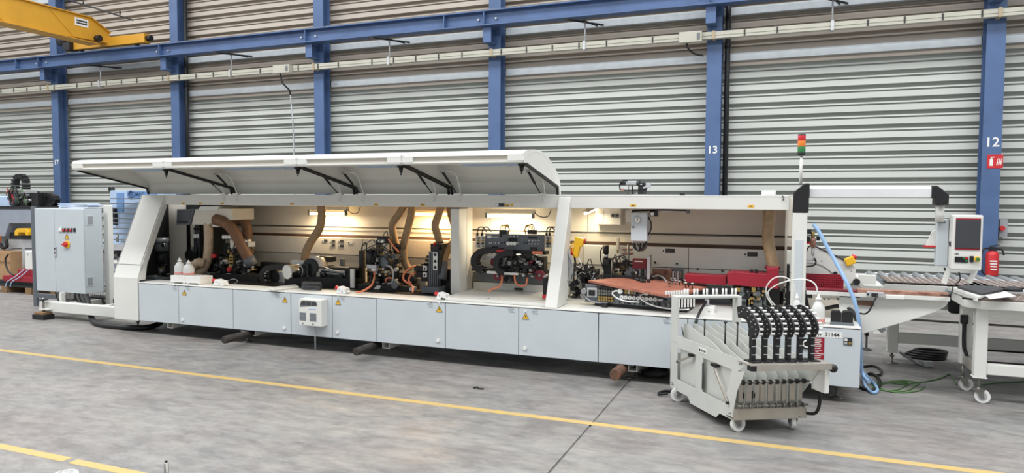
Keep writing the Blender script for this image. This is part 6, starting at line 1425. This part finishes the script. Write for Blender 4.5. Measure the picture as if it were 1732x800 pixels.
# cardboard cartons behind and the pallet with a white unit
for (x0, y0, x1, y1, Y, lab) in ((-30, 426, 16, 478, 9.2, 'large cardboard carton on the floor at the left picture edge'), (14, 378, 52, 396, 10.6, 'long cardboard carton seen through the gantry machine'), (66, 487, 94, 515, 9.6, 'cardboard carton seen through the fence under the control cabinet')):
    a = at(x0, y1, Y); b_ = at(x1, y0, Y); z0 = 0 if y1 > 440 else a.z
    t = thing('cardboard_carton', lab, 'carton', ((a.x+b_.x)/2, Y+.2, z0), 'cardboard cartons')
    MB().box(a.x, b_.x, Y, Y+.4, max(z0, 0), b_.z).build('box', 'cardboard', t, .006); MB().box(a.x-.002, b_.x+.002, Y-.003, Y, b_.z*.62+z0*.38, b_.z*.62+z0*.38+.05).build('tape', 'wood', t)
    if y1 < 440: MB().box(a.x+.1, a.x+.2, Y+.1, Y+.3, 0, z0+.01).build('stand', 'wood', t); MB().box(b_.x-.2, b_.x-.1, Y+.1, Y+.3, 0, z0+.01).build('stand', 'wood', t)
py_ = 8.3
pa = thing('wooden_pallet', 'low wooden pallet with dark boards on the floor left of the cabinet', 'pallet', (at(25, 500, py_).x, py_+.4, 0))
xa, xb = at(-20, 490, py_).x, at(66, 490, py_).x
for k in range(3): xx = xa+(xb-xa)*k/2.1; MB().box(xx+.35, xx+.5, py_, py_+.9, 0, .11).build('runner', 'wood', pa)
for k in range(5): MB().box(xa, xb, py_+.02+.18*k, py_+.15+.18*k, .11, .14).build('board', 'dark_metal', pa)
for k in range(2): MB().box(xa, xb, py_+.1+.4*k, py_+.25+.4*k, .14, .20).build('steel_bar', 'dark_metal', pa)
rd = thing('red_steel_base', 'red steel base plate strapped on the wooden pallet', 'base', (at(30, 475, py_).x, py_+.4, .20))
a, b_ = at(0, 478, py_), at(60, 478, py_); MB().box(a.x, b_.x, py_+.05, py_+.75, .20, .30).build('lower_plate', 'red', rd, .006); a = at(18, 468, py_); MB().box(a.x, b_.x+.05, py_+.12, py_+.7, .30, .42).build('upper_plate', 'red', rd, .006)
wu = thing('white_gear_unit', 'white cast unit with screw holes standing on the red steel base', 'machine part', (at(40, 460, py_).x, py_+.4, .42))
a, b_ = at(28, 450, py_), at(54, 450, py_); zt_ = at(40, 426, py_).z; MB().box(a.x, b_.x, py_+.15, py_+.55, .42, zt_).build('housing', 'machine_white', wu, .01); MB().box(a.x-.08, a.x, py_+.2, py_+.5, .42, .42+(zt_-.42)*.55).build('step', 'machine_white', wu, .008)
MB().box(b_.x-.16, b_.x-.08, py_+.14, py_+.15, .50, .58).build('port', 'black', wu); MB().box(a.x-.3, a.x-.28, py_+.3, py_+.34, .42, zt_+.1).build('rod', 'alu', wu)
for k in range(4): MB().cyl((a.x+.08+.14*k, py_+.145, zt_-.06), (a.x+.08+.14*k, py_+.15, zt_-.06), .015, n=8).build('screw', 'label_grey', wu)
MB().tube([at(14, 430, py_+.1), at(9, 440, py_+.1), at(14, 458, py_+.1), at(24, 466, py_+.1)], .015, 8).build('hose', 'dark_metal', wu)
for dx, lab in ((0, 'left'), (.12, 'right')):
    p = at(36, 462, py_+.05); tag(MB().tube([(p.x+dx, py_+.10, .425), (p.x+dx-.12, py_+.03, .30), (p.x+dx-.30, py_+.0, .20), (p.x+dx-.34, py_-.01, .11)], .008, 6).build('tie_strap', 'pale_blue'), 'pale tie strap hanging over the red base, '+lab+' of two', 'strap', 'tie straps on the pallet')

# ================================================================== foreground at the lower edge
p = at(281, 779, 2.6); x, y = p.x, 2.6
pin = thing('steel_pin_stand', 'dark steel pin with a stepped tip at the lower picture edge', 'pin', (x, y, 0))
MB().cyl((x, y, 0), (x, y, p.z-.012), .0115, n=14).build('shaft', 'steel', pin); MB().cyl((x, y, p.z-.014), (x, y, p.z-.010), .0115, .009, 14).build('shoulder', 'alu', pin); MB().cyl((x, y, p.z-.012), (x, y, p.z), .007, n=12).build('tip', 'dark_metal', pin); MB().cyl((x, y, 0), (x, y, .012), .06, n=20).build('foot', 'steel', pin)
p = at(122, 795, 2.7); x, y = p.x-.0, 2.66
st = thing('perforated_stool_seat', 'white round perforated stool top just entering at the lower left edge', 'stool', (x, y, 0))
MB().lathe([(.001, p.z-.03), (.06, p.z-.03), (.066, p.z-.015), (.062, p.z-.004), (.05, p.z-.001), (.001, p.z)], (x, y, 0), 28).build('seat', 'white_plastic', st)
for i in range(9):
    for j in range(9):
        dx, dy = (i-4)*.010, (j-4)*.010
        if dx*dx+dy*dy < .0018: MB().cyl((x+dx, y+dy, p.z-.002), (x+dx, y+dy, p.z+.0006), .0032, n=6).build('hole', 'black', st)
MB().cyl((x, y, 0), (x, y, p.z-.03), .02, n=14).build('stem', 'white_plastic', st); MB().cyl((x, y, 0), (x, y, .012), .07, n=20).build('foot', 'white_plastic', st)

p = atz(809, 657, .006)
tag(MB().tube([(p.x-.05, p.y, .006), (p.x-.02, p.y+.015, .012), (p.x+.01, p.y-.005, .008), (p.x+.05, p.y+.01, .006)], .007, 6).build('rubber_scrap', 'black_rubber'), 'tiny black rubber scrap lying alone on the concrete floor', 'scrap')
